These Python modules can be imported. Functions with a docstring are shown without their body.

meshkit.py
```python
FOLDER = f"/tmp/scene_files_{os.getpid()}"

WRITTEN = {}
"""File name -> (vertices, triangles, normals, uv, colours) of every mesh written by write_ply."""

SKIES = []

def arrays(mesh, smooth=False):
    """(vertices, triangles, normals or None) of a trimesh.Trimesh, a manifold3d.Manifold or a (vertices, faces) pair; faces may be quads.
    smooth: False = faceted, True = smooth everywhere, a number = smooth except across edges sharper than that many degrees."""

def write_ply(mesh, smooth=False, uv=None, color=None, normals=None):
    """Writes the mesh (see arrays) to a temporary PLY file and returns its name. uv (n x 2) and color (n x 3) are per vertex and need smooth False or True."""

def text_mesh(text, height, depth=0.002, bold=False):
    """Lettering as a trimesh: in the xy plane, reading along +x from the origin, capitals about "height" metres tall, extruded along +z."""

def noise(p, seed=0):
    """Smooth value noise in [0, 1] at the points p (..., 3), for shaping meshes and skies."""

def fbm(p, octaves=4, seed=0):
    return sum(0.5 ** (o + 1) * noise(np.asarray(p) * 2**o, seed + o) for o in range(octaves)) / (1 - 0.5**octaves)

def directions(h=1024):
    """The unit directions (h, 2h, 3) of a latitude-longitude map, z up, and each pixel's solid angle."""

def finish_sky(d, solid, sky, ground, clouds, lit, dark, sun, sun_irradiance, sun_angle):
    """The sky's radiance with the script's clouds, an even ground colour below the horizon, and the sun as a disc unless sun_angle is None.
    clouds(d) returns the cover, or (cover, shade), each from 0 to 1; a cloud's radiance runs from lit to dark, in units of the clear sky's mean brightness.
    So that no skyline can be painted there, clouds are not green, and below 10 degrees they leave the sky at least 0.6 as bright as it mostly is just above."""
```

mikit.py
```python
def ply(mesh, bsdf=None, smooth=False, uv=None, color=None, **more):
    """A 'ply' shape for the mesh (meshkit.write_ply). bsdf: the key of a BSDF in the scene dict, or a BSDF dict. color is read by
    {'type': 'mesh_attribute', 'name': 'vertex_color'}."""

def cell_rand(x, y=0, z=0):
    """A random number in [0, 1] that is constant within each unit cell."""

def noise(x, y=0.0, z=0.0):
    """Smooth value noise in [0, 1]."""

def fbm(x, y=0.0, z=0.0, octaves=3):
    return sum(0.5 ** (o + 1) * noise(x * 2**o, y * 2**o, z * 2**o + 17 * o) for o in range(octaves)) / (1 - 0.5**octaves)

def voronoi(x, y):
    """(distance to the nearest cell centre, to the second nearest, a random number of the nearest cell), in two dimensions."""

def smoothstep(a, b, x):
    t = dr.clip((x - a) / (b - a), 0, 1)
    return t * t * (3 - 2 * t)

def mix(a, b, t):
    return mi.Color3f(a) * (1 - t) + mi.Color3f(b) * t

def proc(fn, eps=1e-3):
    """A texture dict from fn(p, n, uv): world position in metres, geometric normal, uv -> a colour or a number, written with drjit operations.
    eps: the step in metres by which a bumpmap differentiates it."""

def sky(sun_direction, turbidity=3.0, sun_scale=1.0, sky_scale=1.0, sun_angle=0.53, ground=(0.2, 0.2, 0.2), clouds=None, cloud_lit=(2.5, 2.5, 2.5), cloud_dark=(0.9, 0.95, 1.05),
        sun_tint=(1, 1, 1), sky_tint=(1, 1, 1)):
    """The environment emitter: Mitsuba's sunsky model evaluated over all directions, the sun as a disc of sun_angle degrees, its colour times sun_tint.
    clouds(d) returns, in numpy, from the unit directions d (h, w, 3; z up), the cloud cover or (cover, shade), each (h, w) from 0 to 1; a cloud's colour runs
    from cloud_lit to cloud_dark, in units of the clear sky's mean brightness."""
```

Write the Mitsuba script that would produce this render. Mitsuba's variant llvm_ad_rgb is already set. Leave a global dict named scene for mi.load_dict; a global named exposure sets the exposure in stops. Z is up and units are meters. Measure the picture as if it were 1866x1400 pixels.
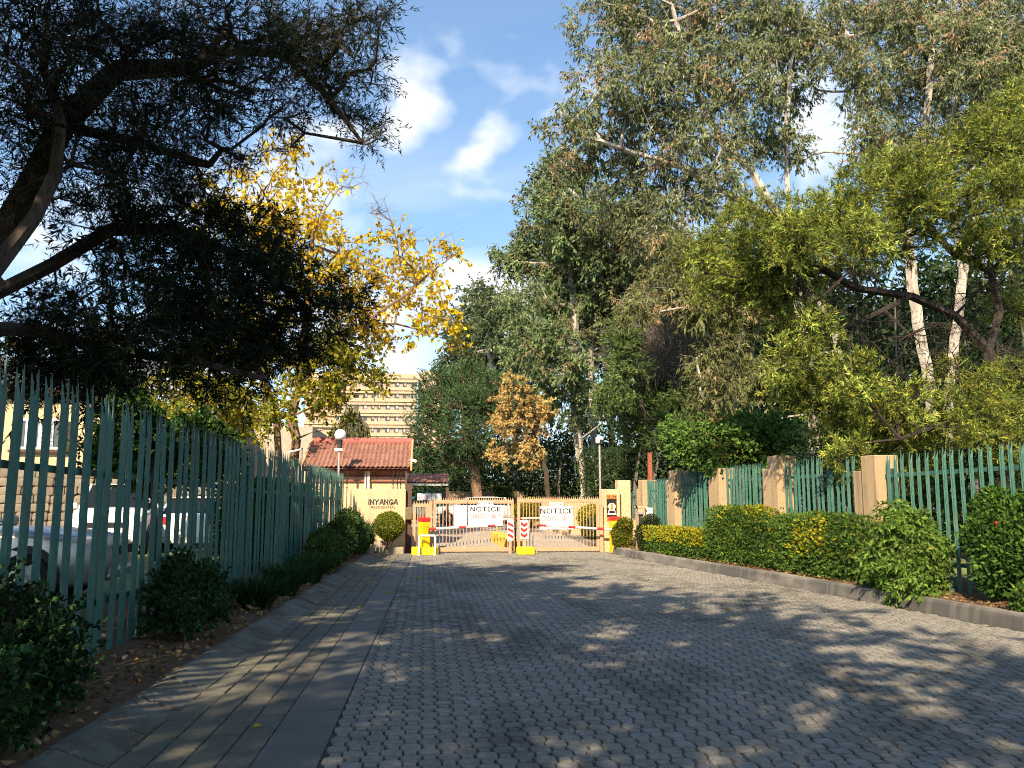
import math
import numpy as np, drjit as dr, mitsuba as mi, trimesh
import mikit, meshkit
from mikit import proc, fbm, noise, cell_rand, smoothstep, mix, voronoi

T = mi.ScalarTransform4f
scene, labels = {}, {}
# ---------------------------------------------------------------- camera, sky, exposure
EYE = [0.0, 0.0, 1.5]
scene['camera'] = {'type': 'perspective', 'fov': 62.1, 'fov_axis': 'x', 'near_clip': 0.05, 'far_clip': 5000.0,
                   'to_world': T().look_at(EYE, [0.10048, 0.98568, 1.63545], [0, 0, 1])}
SUN = (-0.311, -0.769, 0.559)

def clouds(d):
    """Broken fair-weather cumulus and thin streaks: cover and shade per direction."""
    az = np.degrees(np.arctan2(d[..., 0], d[..., 1])); el = np.degrees(np.arcsin(np.clip(d[..., 2], -1, 1)))
    wa = az + 5 * (meshkit.fbm(np.stack([az * 0.12, el * 0.2, az * 0 + 1], -1), 3, 31) - 0.5); we = el + 3 * (meshkit.fbm(np.stack([az * 0.12, el * 0.2, az * 0 + 8], -1), 3, 37) - 0.5)
    w = meshkit.fbm(np.stack([wa * 0.17, we * 0.30, az * 0], -1), 5, 3) - 0.5
    w2 = meshkit.fbm(np.stack([az * 0.7, el * 1.1, az * 0 + 4], -1), 4, 9) - 0.5
    c = np.zeros(az.shape)
    for a, e, ra, re, tilt, k in ((-1.5, 25.5, 3.2, 4.2, -0.3, 1.0), (3.2, 23.0, 4.8, 1.7, 0.45, 1.0), (1.0, 21.2, 5.5, 1.6, 0.1, .6), (4.0, 14.0, 4.5, 3.4, 0.1, 1.0), (-2.0, 9.0, 9, 5.5, 0, 1.0),
                                  (-11, 18, 7, 5, 0, 1.0), (-7, 24, 4, 4, 0, .7), (26.5, 24.5, 4.0, 5.5, 0.2, 1.0), (8.0, 15.5, 2.5, 1.5, 0.3, 0.7), (34, 27, 4, 4, 0, .5), (-24, 15, 6, 4, 0, .6),
                                  (60, 30, 14, 6, 0.2, 1.0), (-70, 22, 16, 6, 0, 1.0), (-110, 40, 18, 8, 0, .9), (110, 25, 20, 7, 0, 1.0), (150, 45, 20, 9, 0, .9)):
        da = az - a; de = el - e - tilt * da
        c = np.maximum(c, k * (1.0 - np.sqrt((da / ra) ** 2 + (de / re) ** 2) * 0.8))
    body = np.clip((c - 0.12 + w * 1.5 + w2 * 0.4) / 1.05, 0, 1)
    streak = np.clip((meshkit.fbm(np.stack([az * 0.05, el * 0.28 - az * 0.05, az * 0 + 2], -1), 4, 21) - 0.44) * 1.6, 0, 0.40) * np.clip((26 - el) / 12, 0.1, 1)
    cover = np.maximum(body * body * (3 - 2 * body), streak)
    return cover, np.clip(0.35 - w * 0.8, 0, 0.55) * body

scene['sky'] = mikit.sky(SUN, turbidity=3.0, clouds=clouds, cloud_lit=(2.3, 2.3, 2.3), cloud_dark=(1.35, 1.42, 1.55), sky_tint=(1.10, 1.13, 1.14))
exposure = 2.7

# ---------------------------------------------------------------- materials
def mat(name, base, rough=0.8, metallic=0.0, spec=0.4, bump=None, height=0.0, eps=2e-3, coat=0.0):
    b = {'type': 'principled', 'roughness': rough, 'metallic': metallic, 'specular': spec,
         'base_color': proc(base) if callable(base) else ({'type': 'rgb', 'value': list(base)} if not isinstance(base, dict) else base)}
    if coat:
        b['clearcoat'] = coat; b['clearcoat_gloss'] = 0.9
    if bump is not None:
        b = {'type': 'bumpmap', 'arbitrary': proc(bump, eps), 'scale': height, 'nested': b}
    scene['mat_' + name] = {'type': 'twosided', 'bsdf': b}
    return 'mat_' + name

def speck(base, amt=0.25, s=9.0, s2=60.0):
    """The base colour with two sizes of uneven tone, as paint, plaster or concrete has."""
    def fn(p, n, uv):
        t = fbm(p.x * s, p.y * s, p.z * s, 3) * 0.6 + noise(p.x * s2, p.y * s2, p.z * s2) * 0.4
        return mi.Color3f(list(base)) * (1 - amt + 2 * amt * t)
    return fn

VC = {'type': 'mesh_attribute', 'name': 'vertex_color'}
def leafmat(name, trans=0.7, rough=0.55):
    scene['mat_' + name] = {'type': 'principledthin', 'base_color': dict(VC), 'roughness': rough, 'diff_trans': trans, 'eta': 1.4}
    return 'mat_' + name

PITCH = 0.1125
def mott_(p):
    return fbm(p.x * 7, p.y * 7, 5.0, 3)
def paver_col(p, n, uv):
    u = dr.floor((p.x - ROAD_X0) / PITCH + 0.5); v = dr.floor(p.y / PITCH + 0.5)
    t = cell_rand(u, v, 3)
    big = fbm(p.x * 0.55, p.y * 0.35, 2.0, 4); stain = smoothstep(0.52, 0.74, fbm(p.x * 1.7 + 5, p.y * 0.8, 7.0, 4)); oil = smoothstep(0.60, 0.72, noise(p.x * 1.1 + 3, p.y * 0.55, 4.0)) * smoothstep(0.4, 0.6, mott_(p))
    grit = noise(p.x * 190, p.y * 190, p.z * 190); mott = fbm(p.x * 26, p.y * 26, 1.0, 3)
    c = mix((0.150, 0.143, 0.125), (0.238, 0.228, 0.202), t * 0.55 + big * 0.45)
    return c * (0.62 + 0.36 * grit + 0.5 * (mott - 0.2)) * (1 - 0.30 * stain) * (1 - 0.3 * oil)
def apron_col(p, n, uv):
    t = cell_rand(dr.floor(p.x * 5), dr.floor(p.y * 9.6), 5)
    big = fbm(p.x * 1.1, p.y * 0.6, 3.0, 4); grit = noise(p.x * 170, p.y * 170, p.z * 170)
    moss = smoothstep(0.55, 0.75, fbm(p.x * 3, p.y * 2.0, 8.0, 3))
    c = mix((0.085, 0.084, 0.068), (0.138, 0.132, 0.106), t * 0.5 + big * 0.5) * (0.75 + 0.4 * grit)
    return mix(c, mi.Color3f(0.10, 0.105, 0.07), moss * 0.45)
def kerb_col(p, n, uv):
    grit = noise(p.x * 120, p.y * 120, p.z * 120); big = fbm(p.x * 1.3, p.y * 1.3, 2.0, 4)
    soot = smoothstep(0.24, 0.60, fbm(p.x * 1.6, p.y * 0.9, p.z * 2.2, 4)); run = smoothstep(0.55, 0.8, noise(p.x * 9, p.y * 9, p.z * 0.7))
    c = mix((0.20, 0.19, 0.175), (0.27, 0.26, 0.23), big) * (0.75 + 0.5 * grit)
    c = mix(c, mi.Color3f(0.075, 0.072, 0.068), soot * 0.85)
    return mix(c, mi.Color3f(0.27, 0.255, 0.22), run * 0.25)
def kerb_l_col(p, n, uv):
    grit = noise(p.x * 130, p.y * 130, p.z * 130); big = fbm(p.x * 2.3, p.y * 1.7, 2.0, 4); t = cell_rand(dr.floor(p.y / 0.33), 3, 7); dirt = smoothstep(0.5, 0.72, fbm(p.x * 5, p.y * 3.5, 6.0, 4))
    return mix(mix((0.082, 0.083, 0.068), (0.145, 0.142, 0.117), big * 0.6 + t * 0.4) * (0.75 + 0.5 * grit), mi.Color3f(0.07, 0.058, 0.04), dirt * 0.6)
def soil_col(p, n, uv):
    a = fbm(p.x * 6, p.y * 6, p.z * 6, 4); g = noise(p.x * 60, p.y * 60, p.z * 60)
    return mix((0.055, 0.035, 0.02), (0.16, 0.10, 0.055), a * 0.7 + g * 0.3)
def ground_col(p, n, uv):
    a = fbm(p.x * 0.8, p.y * 0.8, 1.0, 4); g = noise(p.x * 14, p.y * 14, 3.0)
    return mix((0.09, 0.075, 0.04), (0.10, 0.13, 0.04), a) * (0.6 + 0.8 * g)
def drive_col(p, n, uv):
    a = fbm(p.x * 0.6, p.y * 0.6, 1.0, 4); g = noise(p.x * 40, p.y * 40, 3.0)
    return mix((0.19, 0.178, 0.16), (0.26, 0.245, 0.22), a) * (0.8 + 0.4 * g)
def plaster(base, dirt=0.35):
    def fn(p, n, uv):
        a = fbm(p.x * 1.3, p.y * 1.3, p.z * 1.3, 4); f = noise(p.x * 90, p.y * 90, p.z * 90)
        streak = smoothstep(0.6, 0.85, noise(p.x * 7, p.y * 7, p.z * 0.5) * 0.6 + a * 0.5)
        c = mi.Color3f(list(base)) * (0.84 + 0.2 * a + 0.12 * f)
        return mix(c, mi.Color3f(0.22, 0.17, 0.11), streak * dirt)
    return fn
def tile_col(p, n, uv):
    t = cell_rand(dr.floor((p.x + 3.78) / 0.1461), dr.floor(p.z / 0.176), 2); g = fbm(p.x * 11, p.y * 11, p.z * 11, 3)
    return mix((0.20, 0.092, 0.068), (0.30, 0.155, 0.115), t * 0.6 + g * 0.4) * (0.85 + 0.3 * g)
def fencegreen(base, grime):
    def fn(p, n, uv):
        g = fbm(p.x * 5, p.y * 5, p.z * 2.5, 3); s = noise(p.x * 50, p.y * 50, p.z * 18)
        dust = smoothstep(0.52, 0.72, g)
        return mix(mi.Color3f(list(base)) * (0.8 + 0.4 * s), mi.Color3f(0.16, 0.20, 0.15), dust * grime)
    return fn
def gum_col(p, n, uv):
    a = fbm(p.x * 2.6, p.y * 2.6, p.z * 0.8, 4); b = fbm(p.x * 9, p.y * 9, p.z * 2.2, 3); g = noise(p.x * 40, p.y * 40, p.z * 9)
    c = mix((0.50, 0.455, 0.39), (0.33, 0.30, 0.26), smoothstep(0.35, 0.65, a))
    return mix(c, mi.Color3f(0.17, 0.10, 0.065), smoothstep(0.58, 0.74, b)) * (0.8 + 0.35 * g)
def bark_col(p, n, uv):
    a = fbm(p.x * 9, p.y * 9, p.z * 2.2, 4); g = noise(p.x * 60, p.y * 60, p.z * 12)
    return mix((0.035, 0.026, 0.02), (0.105, 0.08, 0.06), a) * (0.6 + 0.8 * g)
def brown_bark(p, n, uv):
    a = fbm(p.x * 8, p.y * 8, p.z * 2.2, 4); g = noise(p.x * 50, p.y * 50, p.z * 12)
    return mix((0.10, 0.062, 0.04), (0.29, 0.185, 0.115), a) * (0.65 + 0.6 * g)
def wattle_bark(p, n, uv):
    a = fbm(p.x * 10, p.y * 10, p.z * 3, 4); g = noise(p.x * 60, p.y * 60, p.z * 14)
    return mix((0.018, 0.014, 0.012), (0.062, 0.05, 0.042), a) * (0.6 + 0.8 * g)
def bark_h(p, n, uv):
    return fbm(p.x * 22, p.y * 22, p.z * 5, 3)
def stone_col(p, n, uv):
    a = fbm(p.x * 5, p.y * 5, p.z * 5, 4); k = cell_rand(dr.floor(p.x * 2.2), dr.floor(p.z * 3.6), 4)
    return mix((0.13, 0.105, 0.075), (0.29, 0.24, 0.18), a * 0.5 + k * 0.5)
def rough_h(p, n, uv):
    return noise(p.x * 60, p.y * 60, p.z * 60) * 0.6 + fbm(p.x * 14, p.y * 14, p.z * 14, 3)

ROAD_X0 = -0.40
mat('paver', paver_col, 0.82, bump=lambda p, n, uv: noise(p.x * 130, p.y * 130, p.z * 130) + 1.5 * fbm(p.x * 30, p.y * 30, p.z * 30, 2), height=0.0022, eps=2e-3)
mat('joint', speck((0.055, 0.05, 0.042), 0.5, 30, 200), 0.95)
mat('apron', apron_col, 0.85, bump=rough_h, height=0.002)
mat('strip', speck((0.108, 0.109, 0.100), 0.25, 4, 150), 0.75, bump=rough_h, height=0.0012)
mat('kerb', kerb_col, 0.85, bump=rough_h, height=0.004)
mat('kerb_left', kerb_l_col, 0.88, bump=rough_h, height=0.004)
mat('soil', soil_col, 0.95, bump=rough_h, height=0.03)
mat('ground', ground_col, 0.95)
mat('drive', drive_col, 0.9)
mat('cream', plaster((0.59, 0.445, 0.27)), 0.85, bump=rough_h, height=0.002)
mat('tan_wall', plaster((0.43, 0.315, 0.185), 0.75), 0.85, bump=rough_h, height=0.002)
mat('brown_wall', plaster((0.30, 0.23, 0.15), 0.6), 0.9, bump=rough_h, height=0.003)
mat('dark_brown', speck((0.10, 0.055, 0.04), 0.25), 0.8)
mat('fascia', speck((0.20, 0.065, 0.045), 0.2), 0.7)
mat('render_pink', speck((0.50, 0.30, 0.19), 0.15), 0.8)
mat('tile', tile_col, 0.7)
mat('ridge', speck((0.36, 0.11, 0.095), 0.2), 0.7)
mat('barge', speck((0.60, 0.33, 0.17), 0.15), 0.7)
mat('far_cream', plaster((0.47, 0.355, 0.245), 0.12), 0.85)
mat('far_band', speck((0.40, 0.295, 0.20), 0.12, 0.3, 1.0), 0.85)
mat('grey_wall', plaster((0.42, 0.37, 0.30), 0.3), 0.9)
mat('grey_roof', speck((0.10, 0.11, 0.13), 0.3, 3, 20), 0.7)
mat('stone', stone_col, 0.9, bump=rough_h, height=0.01)
mat('mortar', speck((0.13, 0.11, 0.085), 0.3), 0.95)
mat('fence_green', fencegreen((0.046, 0.140, 0.112), 0.25), 0.45)
mat('peach', speck((0.50, 0.305, 0.185), 0.14, 6, 50), 0.5)
mat('yellow', speck((0.80, 0.53, 0.015), 0.12, 5, 50), 0.45)
mat('yellow_old', speck((0.62, 0.40, 0.04), 0.3, 7, 40), 0.7)
mat('red', speck((0.55, 0.035, 0.03), 0.12), 0.4)
mat('white', speck((0.78, 0.77, 0.74), 0.05, 4, 40), 0.5)
mat('sign_white', speck((0.80, 0.80, 0.78), 0.03, 4, 40), 0.4)
mat('sign_blue', speck((0.62, 0.70, 0.74), 0.05, 4, 40), 0.4)
mat('ink', (0.03, 0.03, 0.035), 0.6)
mat('grey_ink', (0.22, 0.22, 0.24), 0.6)
mat('red_ink', (0.55, 0.05, 0.05), 0.6)
mat('orange', (0.80, 0.20, 0.02), 0.5)
mat('blue_ink', (0.10, 0.17, 0.33), 0.6)
mat('black', (0.012, 0.012, 0.013), 0.5)
mat('rust', speck((0.30, 0.085, 0.045), 0.25), 0.7)
mat('galv', speck((0.42, 0.43, 0.43), 0.18), 0.45, metallic=0.4)
mat('metal_dark', speck((0.05, 0.05, 0.05), 0.2), 0.5, metallic=0.3)
mat('globe', (0.85, 0.85, 0.86), 0.25, coat=0.6)
mat('silver', (0.42, 0.43, 0.44), 0.30, metallic=0.55, coat=1.0)
mat('car_white', (0.78, 0.78, 0.77), 0.30, coat=1.0)
mat('car_teal', (0.03, 0.20, 0.24), 0.30, coat=1.0)
mat('car_glass', (0.012, 0.016, 0.018), 0.08, spec=0.45)
mat('tyre', (0.018, 0.018, 0.018), 0.9)
mat('lamp_red', (0.45, 0.012, 0.012), 0.15, coat=1.0)
mat('lamp_clear', (0.55, 0.57, 0.60), 0.12, coat=1.0)
mat('win_glass', (0.045, 0.05, 0.06), 0.08, spec=0.8)
mat('blind', (0.40, 0.40, 0.42), 0.6)
mat('gum', gum_col, 0.8)
mat('bark', bark_col, 0.9, bump=bark_h, height=0.02)
mat('wattle_bark', wattle_bark, 0.9, bump=bark_h, height=0.02)
mat('brown_bark', brown_bark, 0.85, bump=bark_h, height=0.012)
mat('grey_bark', speck((0.16, 0.14, 0.125), 0.4, 6, 40), 0.9)
mat('planter', plaster((0.33, 0.29, 0.23), 0.5), 0.9, bump=rough_h, height=0.006)
leafmat('leaf', 0.35, 0.5)
leafmat('leaf_thin', 0.65)
leafmat('leaf_gum', 0.22, 0.4)

# ---------------------------------------------------------------- naming and mesh helpers
used = set()
def numbered(base):
    k, i = base, 0
    while k in used:
        i += 1; k = f'{base}_{i:03d}'
    used.add(k); return k
def thing(name, label, cat, group=None):
    k = numbered(name); labels[k] = {'label': label, 'category': cat}
    if group: labels[k]['group'] = group
    return k
def put(name, mesh, m, parent=None, smooth=False, color=None, to=None, label=None, kind=None):
    k = numbered((parent + '__' if parent else '') + name)
    d = mesh if isinstance(mesh, dict) else mikit.ply(mesh, m, smooth=smooth, color=color)
    if to is not None: d = {**d, 'to_world': to}
    scene[k] = d
    if label or kind:
        labels.setdefault(k, {})
        if label: labels[k]['label'] = label
        if kind: labels[k]['kind'] = kind
    return k
def solo(name, mesh, m, label, cat, group=None, smooth=False, color=None, to=None):
    k = thing(name, label, cat, group)
    d = mesh if isinstance(mesh, dict) else mikit.ply(mesh, m, smooth=smooth, color=color)
    scene[k] = {**d, 'to_world': to} if to is not None else d
    return k
def struct(name, mesh, m, label, smooth=False, color=None):
    k = numbered(name); scene[k] = mikit.ply(mesh, m, smooth=smooth, color=color); labels[k] = {'label': label, 'kind': 'structure'}
    return k

class MB:
    """Collects pieces into one mesh."""
    def __init__(s): s.v, s.f, s.c, s.n = [], [], [], 0
    def add(s, v, f, c=None):
        v = np.asarray(v, float); f = np.asarray(f, int)
        if f.shape[1] == 4: f = np.vstack([f[:, [0, 1, 2]], f[:, [0, 2, 3]]])
        s.v.append(v); s.f.append(f + s.n); s.n += len(v)
        if c is not None: s.c.append(np.broadcast_to(np.asarray(c, float), (len(v), 3)))
        return s
    def box(s, x0, x1, y0, y1, z0, z1, rot=0.0, c=0.0): return s.add(*boxm(x0, x1, y0, y1, z0, z1, rot, c))
    def tube(s, pts, r, k=8): return s.add(*tube(pts, r, k))
    def mesh(s): return np.vstack(s.v), np.vstack(s.f)
    def colors(s): return np.vstack(s.c)

BOXF = np.array([[0, 2, 3, 1], [4, 5, 7, 6], [0, 1, 5, 4], [2, 6, 7, 3], [0, 4, 6, 2], [1, 3, 7, 5]])
def boxm(x0, x1, y0, y1, z0, z1, rot=0.0, c=0.0):
    """An axis box, turned about its centre by rot (radians), its edges bevelled by c."""
    cx, cy, cz = (x0 + x1) / 2, (y0 + y1) / 2, (z0 + z1) / 2; hx, hy, hz = abs(x1 - x0) / 2, abs(y1 - y0) / 2, abs(z1 - z0) / 2
    if c <= 0:
        v = np.array([[x, y, z] for x in (-hx, hx) for y in (-hy, hy) for z in (-hz, hz)]); f = BOXF[:, [0, 1, 2, 3]]
    else:
        c = min(c, hx * .9, hy * .9, hz * .9)
        ring = lambda a, b, z: [[-a + c, -b, z], [a - c, -b, z], [a, -b + c, z], [a, b - c, z], [a - c, b, z], [-a + c, b, z], [-a, b - c, z], [-a, -b + c, z]]
        t = ring(hx, hy, hz - c); b = ring(hx, hy, -hz + c)
        tt = [[-hx + c, -hy + c, hz], [hx - c, -hy + c, hz], [hx - c, hy - c, hz], [-hx + c, hy - c, hz]]
        bb = [[x, y, -hz] for x, y, _ in tt]
        v = np.array(t + b + tt + bb)
        f = [[8 + i, 8 + (i + 1) % 8, (i + 1) % 8, i] for i in range(8)] + [[16, 17, 18, 19], [23, 22, 21, 20]]
        for q, (a, b_) in enumerate(((0, 1), (2, 3), (4, 5), (6, 7))):
            nq = (q + 1) % 4
            f += [[a, b_, 16 + nq, 16 + q], [b_, (b_ + 1) % 8, 16 + nq, 16 + nq], [8 + b_, 8 + a, 20 + q, 20 + nq], [8 + (b_ + 1) % 8, 8 + b_, 20 + nq, 20 + nq]]
        f = np.array(f)
    if rot:
        ca, sa = math.cos(rot), math.sin(rot); v = np.stack([v[:, 0] * ca - v[:, 1] * sa, v[:, 0] * sa + v[:, 1] * ca, v[:, 2]], 1)
    v = v + [cx, cy, cz]
    tri = np.vstack([f[:, [0, 1, 2]], f[:, [0, 2, 3]]])
    tri = tri[(tri[:, 0] != tri[:, 1]) & (tri[:, 1] != tri[:, 2]) & (tri[:, 0] != tri[:, 2])]
    return v, tri
def box(*a, **k): return boxm(*a, **k)

def tube(pts, r, k=8):
    p = np.asarray(pts, float); n = len(p); r = np.broadcast_to(np.asarray(r, float), (n,))
    t = np.gradient(p, axis=0); t /= np.linalg.norm(t, axis=1, keepdims=True) + 1e-9
    ref = np.array([0.31, 0.95, 0.05]) if abs(t[0][2]) > 0.7 else np.array([0.02, 0.05, 1.0])
    a = np.cross(t, ref); a /= np.linalg.norm(a, axis=1, keepdims=True) + 1e-9; b = np.cross(t, a)
    ang = np.arange(k) * 2 * np.pi / k
    v = (p[:, None] + r[:, None, None] * (np.cos(ang)[None, :, None] * a[:, None] + np.sin(ang)[None, :, None] * b[:, None])).reshape(-1, 3)
    f = [[i * k + j, i * k + (j + 1) % k, (i + 1) * k + (j + 1) % k, (i + 1) * k + j] for i in range(n - 1) for j in range(k)]
    v = np.vstack([v, p[:1], p[-1:]]); f = np.array(f); f = np.vstack([f[:, [0, 1, 2]], f[:, [0, 2, 3]]])
    caps = [[n * k, (j + 1) % k, j] for j in range(k)] + [[n * k + 1, (n - 1) * k + j, (n - 1) * k + (j + 1) % k] for j in range(k)]
    return v, np.vstack([f, caps])

def prism(poly, d0, d1, axis='y'):
    """A polygon (list of 2-D points) pushed along an axis; in 'y' the points are x, z."""
    from shapely.geometry import Polygon
    m = trimesh.creation.extrude_polygon(Polygon(poly), d1 - d0, engine='earcut'); v = np.array(m.vertices); f = np.array(m.faces)
    v[:, 2] += d0
    if axis == 'y': v = v[:, [0, 2, 1]]; f = f[:, ::-1]
    if axis == 'x': v = v[:, [2, 0, 1]]
    return v, f
def lathe(profile, cx, cy, k=20):
    pr = np.asarray(profile, float); ang = np.arange(k) * 2 * np.pi / k
    v = np.stack([cx + pr[:, :1] * np.cos(ang), cy + pr[:, :1] * np.sin(ang), np.repeat(pr[:, 1:], k, 1)], -1).reshape(-1, 3)
    n = len(pr); f = [[i * k + j, i * k + (j + 1) % k, (i + 1) * k + (j + 1) % k, (i + 1) * k + j] for i in range(n - 1) for j in range(k)]
    return v, np.array(f)
def text(s, h, x, y, z, m, parent, name='lettering', bold=False, depth=0.004, center=True, wide=1.0):
    """Upright lettering on a face that looks towards -y."""
    t = meshkit.text_mesh(s, h, depth, bold); v = np.array(t.vertices); f = np.array(t.faces)
    v[:, 0] *= wide
    if center: v[:, 0] -= (v[:, 0].min() + v[:, 0].max()) / 2
    v = np.stack([v[:, 0] + x, y - v[:, 2], v[:, 1] + z], 1)
    return put(name, (v, f), m, parent)
def moved(m, d): return np.asarray(m[0]) + np.asarray(d, float), m[1]
def at(x, y, z=0.0, rot=0.0): return T().translate([x, y, z]).rotate([0, 0, 1], math.degrees(rot))

# ---------------------------------------------------------------- growing things
def leafmesh(P, D, L, W, rng, fold=0.25):
    """One folded diamond per leaf: base P, direction D, length L, width W."""
    n = len(P); D = D / (np.linalg.norm(D, axis=1, keepdims=True) + 1e-9)
    S = np.cross(D, rng.normal(size=(n, 3))); S /= np.linalg.norm(S, axis=1, keepdims=True) + 1e-9
    N = np.cross(S, D); L = np.broadcast_to(L, n)[:, None]; W = np.broadcast_to(W, n)[:, None]
    mid = P + D * L * 0.42 - N * W * fold
    v = np.stack([P, mid + S * W / 2, P + D * L, mid - S * W / 2], 1).reshape(-1, 3)
    # the blade's two halves meet along the midrib, lifted by the fold
    b = np.arange(n)[:, None] * 4
    return v, np.vstack([b + [0, 1, 2], b + [0, 2, 3]])
def pal(n, cols, w, rng, tone=0.18):
    cols = np.asarray(cols, float); i = rng.choice(len(cols), n, p=np.asarray(w, float) / np.sum(w))
    return cols[i] * np.exp(rng.normal(0, tone, (n, 1)))
def in_blobs(blobs, n, rng, flat=1.0, shell=0.45):
    b = np.asarray(blobs, float); w = b[:, 3] ** 2.2; i = rng.choice(len(b), n, p=w / w.sum())
    u = rng.normal(size=(n, 3)); u /= np.linalg.norm(u, axis=1, keepdims=True)
    r = rng.random(n) ** shell
    return b[i, :3] + u * (r * b[i, 3])[:, None] * [1, 1, flat], u * r[:, None], i
def limbs_mesh(segs, k=5):
    p, q, r0, r1 = segs; t = q - p; t = t / (np.linalg.norm(t, axis=1, keepdims=True) + 1e-9)
    ref = np.where(np.abs(t[:, 2:]) > 0.8, [[1.0, 0.1, 0]], [[0, 0.1, 1.0]])
    a = np.cross(t, ref); a /= np.linalg.norm(a, axis=1, keepdims=True) + 1e-9; b = np.cross(t, a)
    ang = np.arange(k) * 2 * np.pi / k
    ring = np.cos(ang)[None, :, None] * a[:, None] + np.sin(ang)[None, :, None] * b[:, None]
    v = np.concatenate([p[:, None] + ring * r0[:, None, None], q[:, None] + ring * r1[:, None, None]], 1).reshape(-1, 3)
    j = np.arange(k); base = np.arange(len(p))[:, None] * 2 * k
    f = np.concatenate([np.stack([j, (j + 1) % k, k + (j + 1) % k], 1), np.stack([j, k + (j + 1) % k, k + j], 1)])
    return v, (base[:, :, None] + f[None]).reshape(-1, 3)
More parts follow.
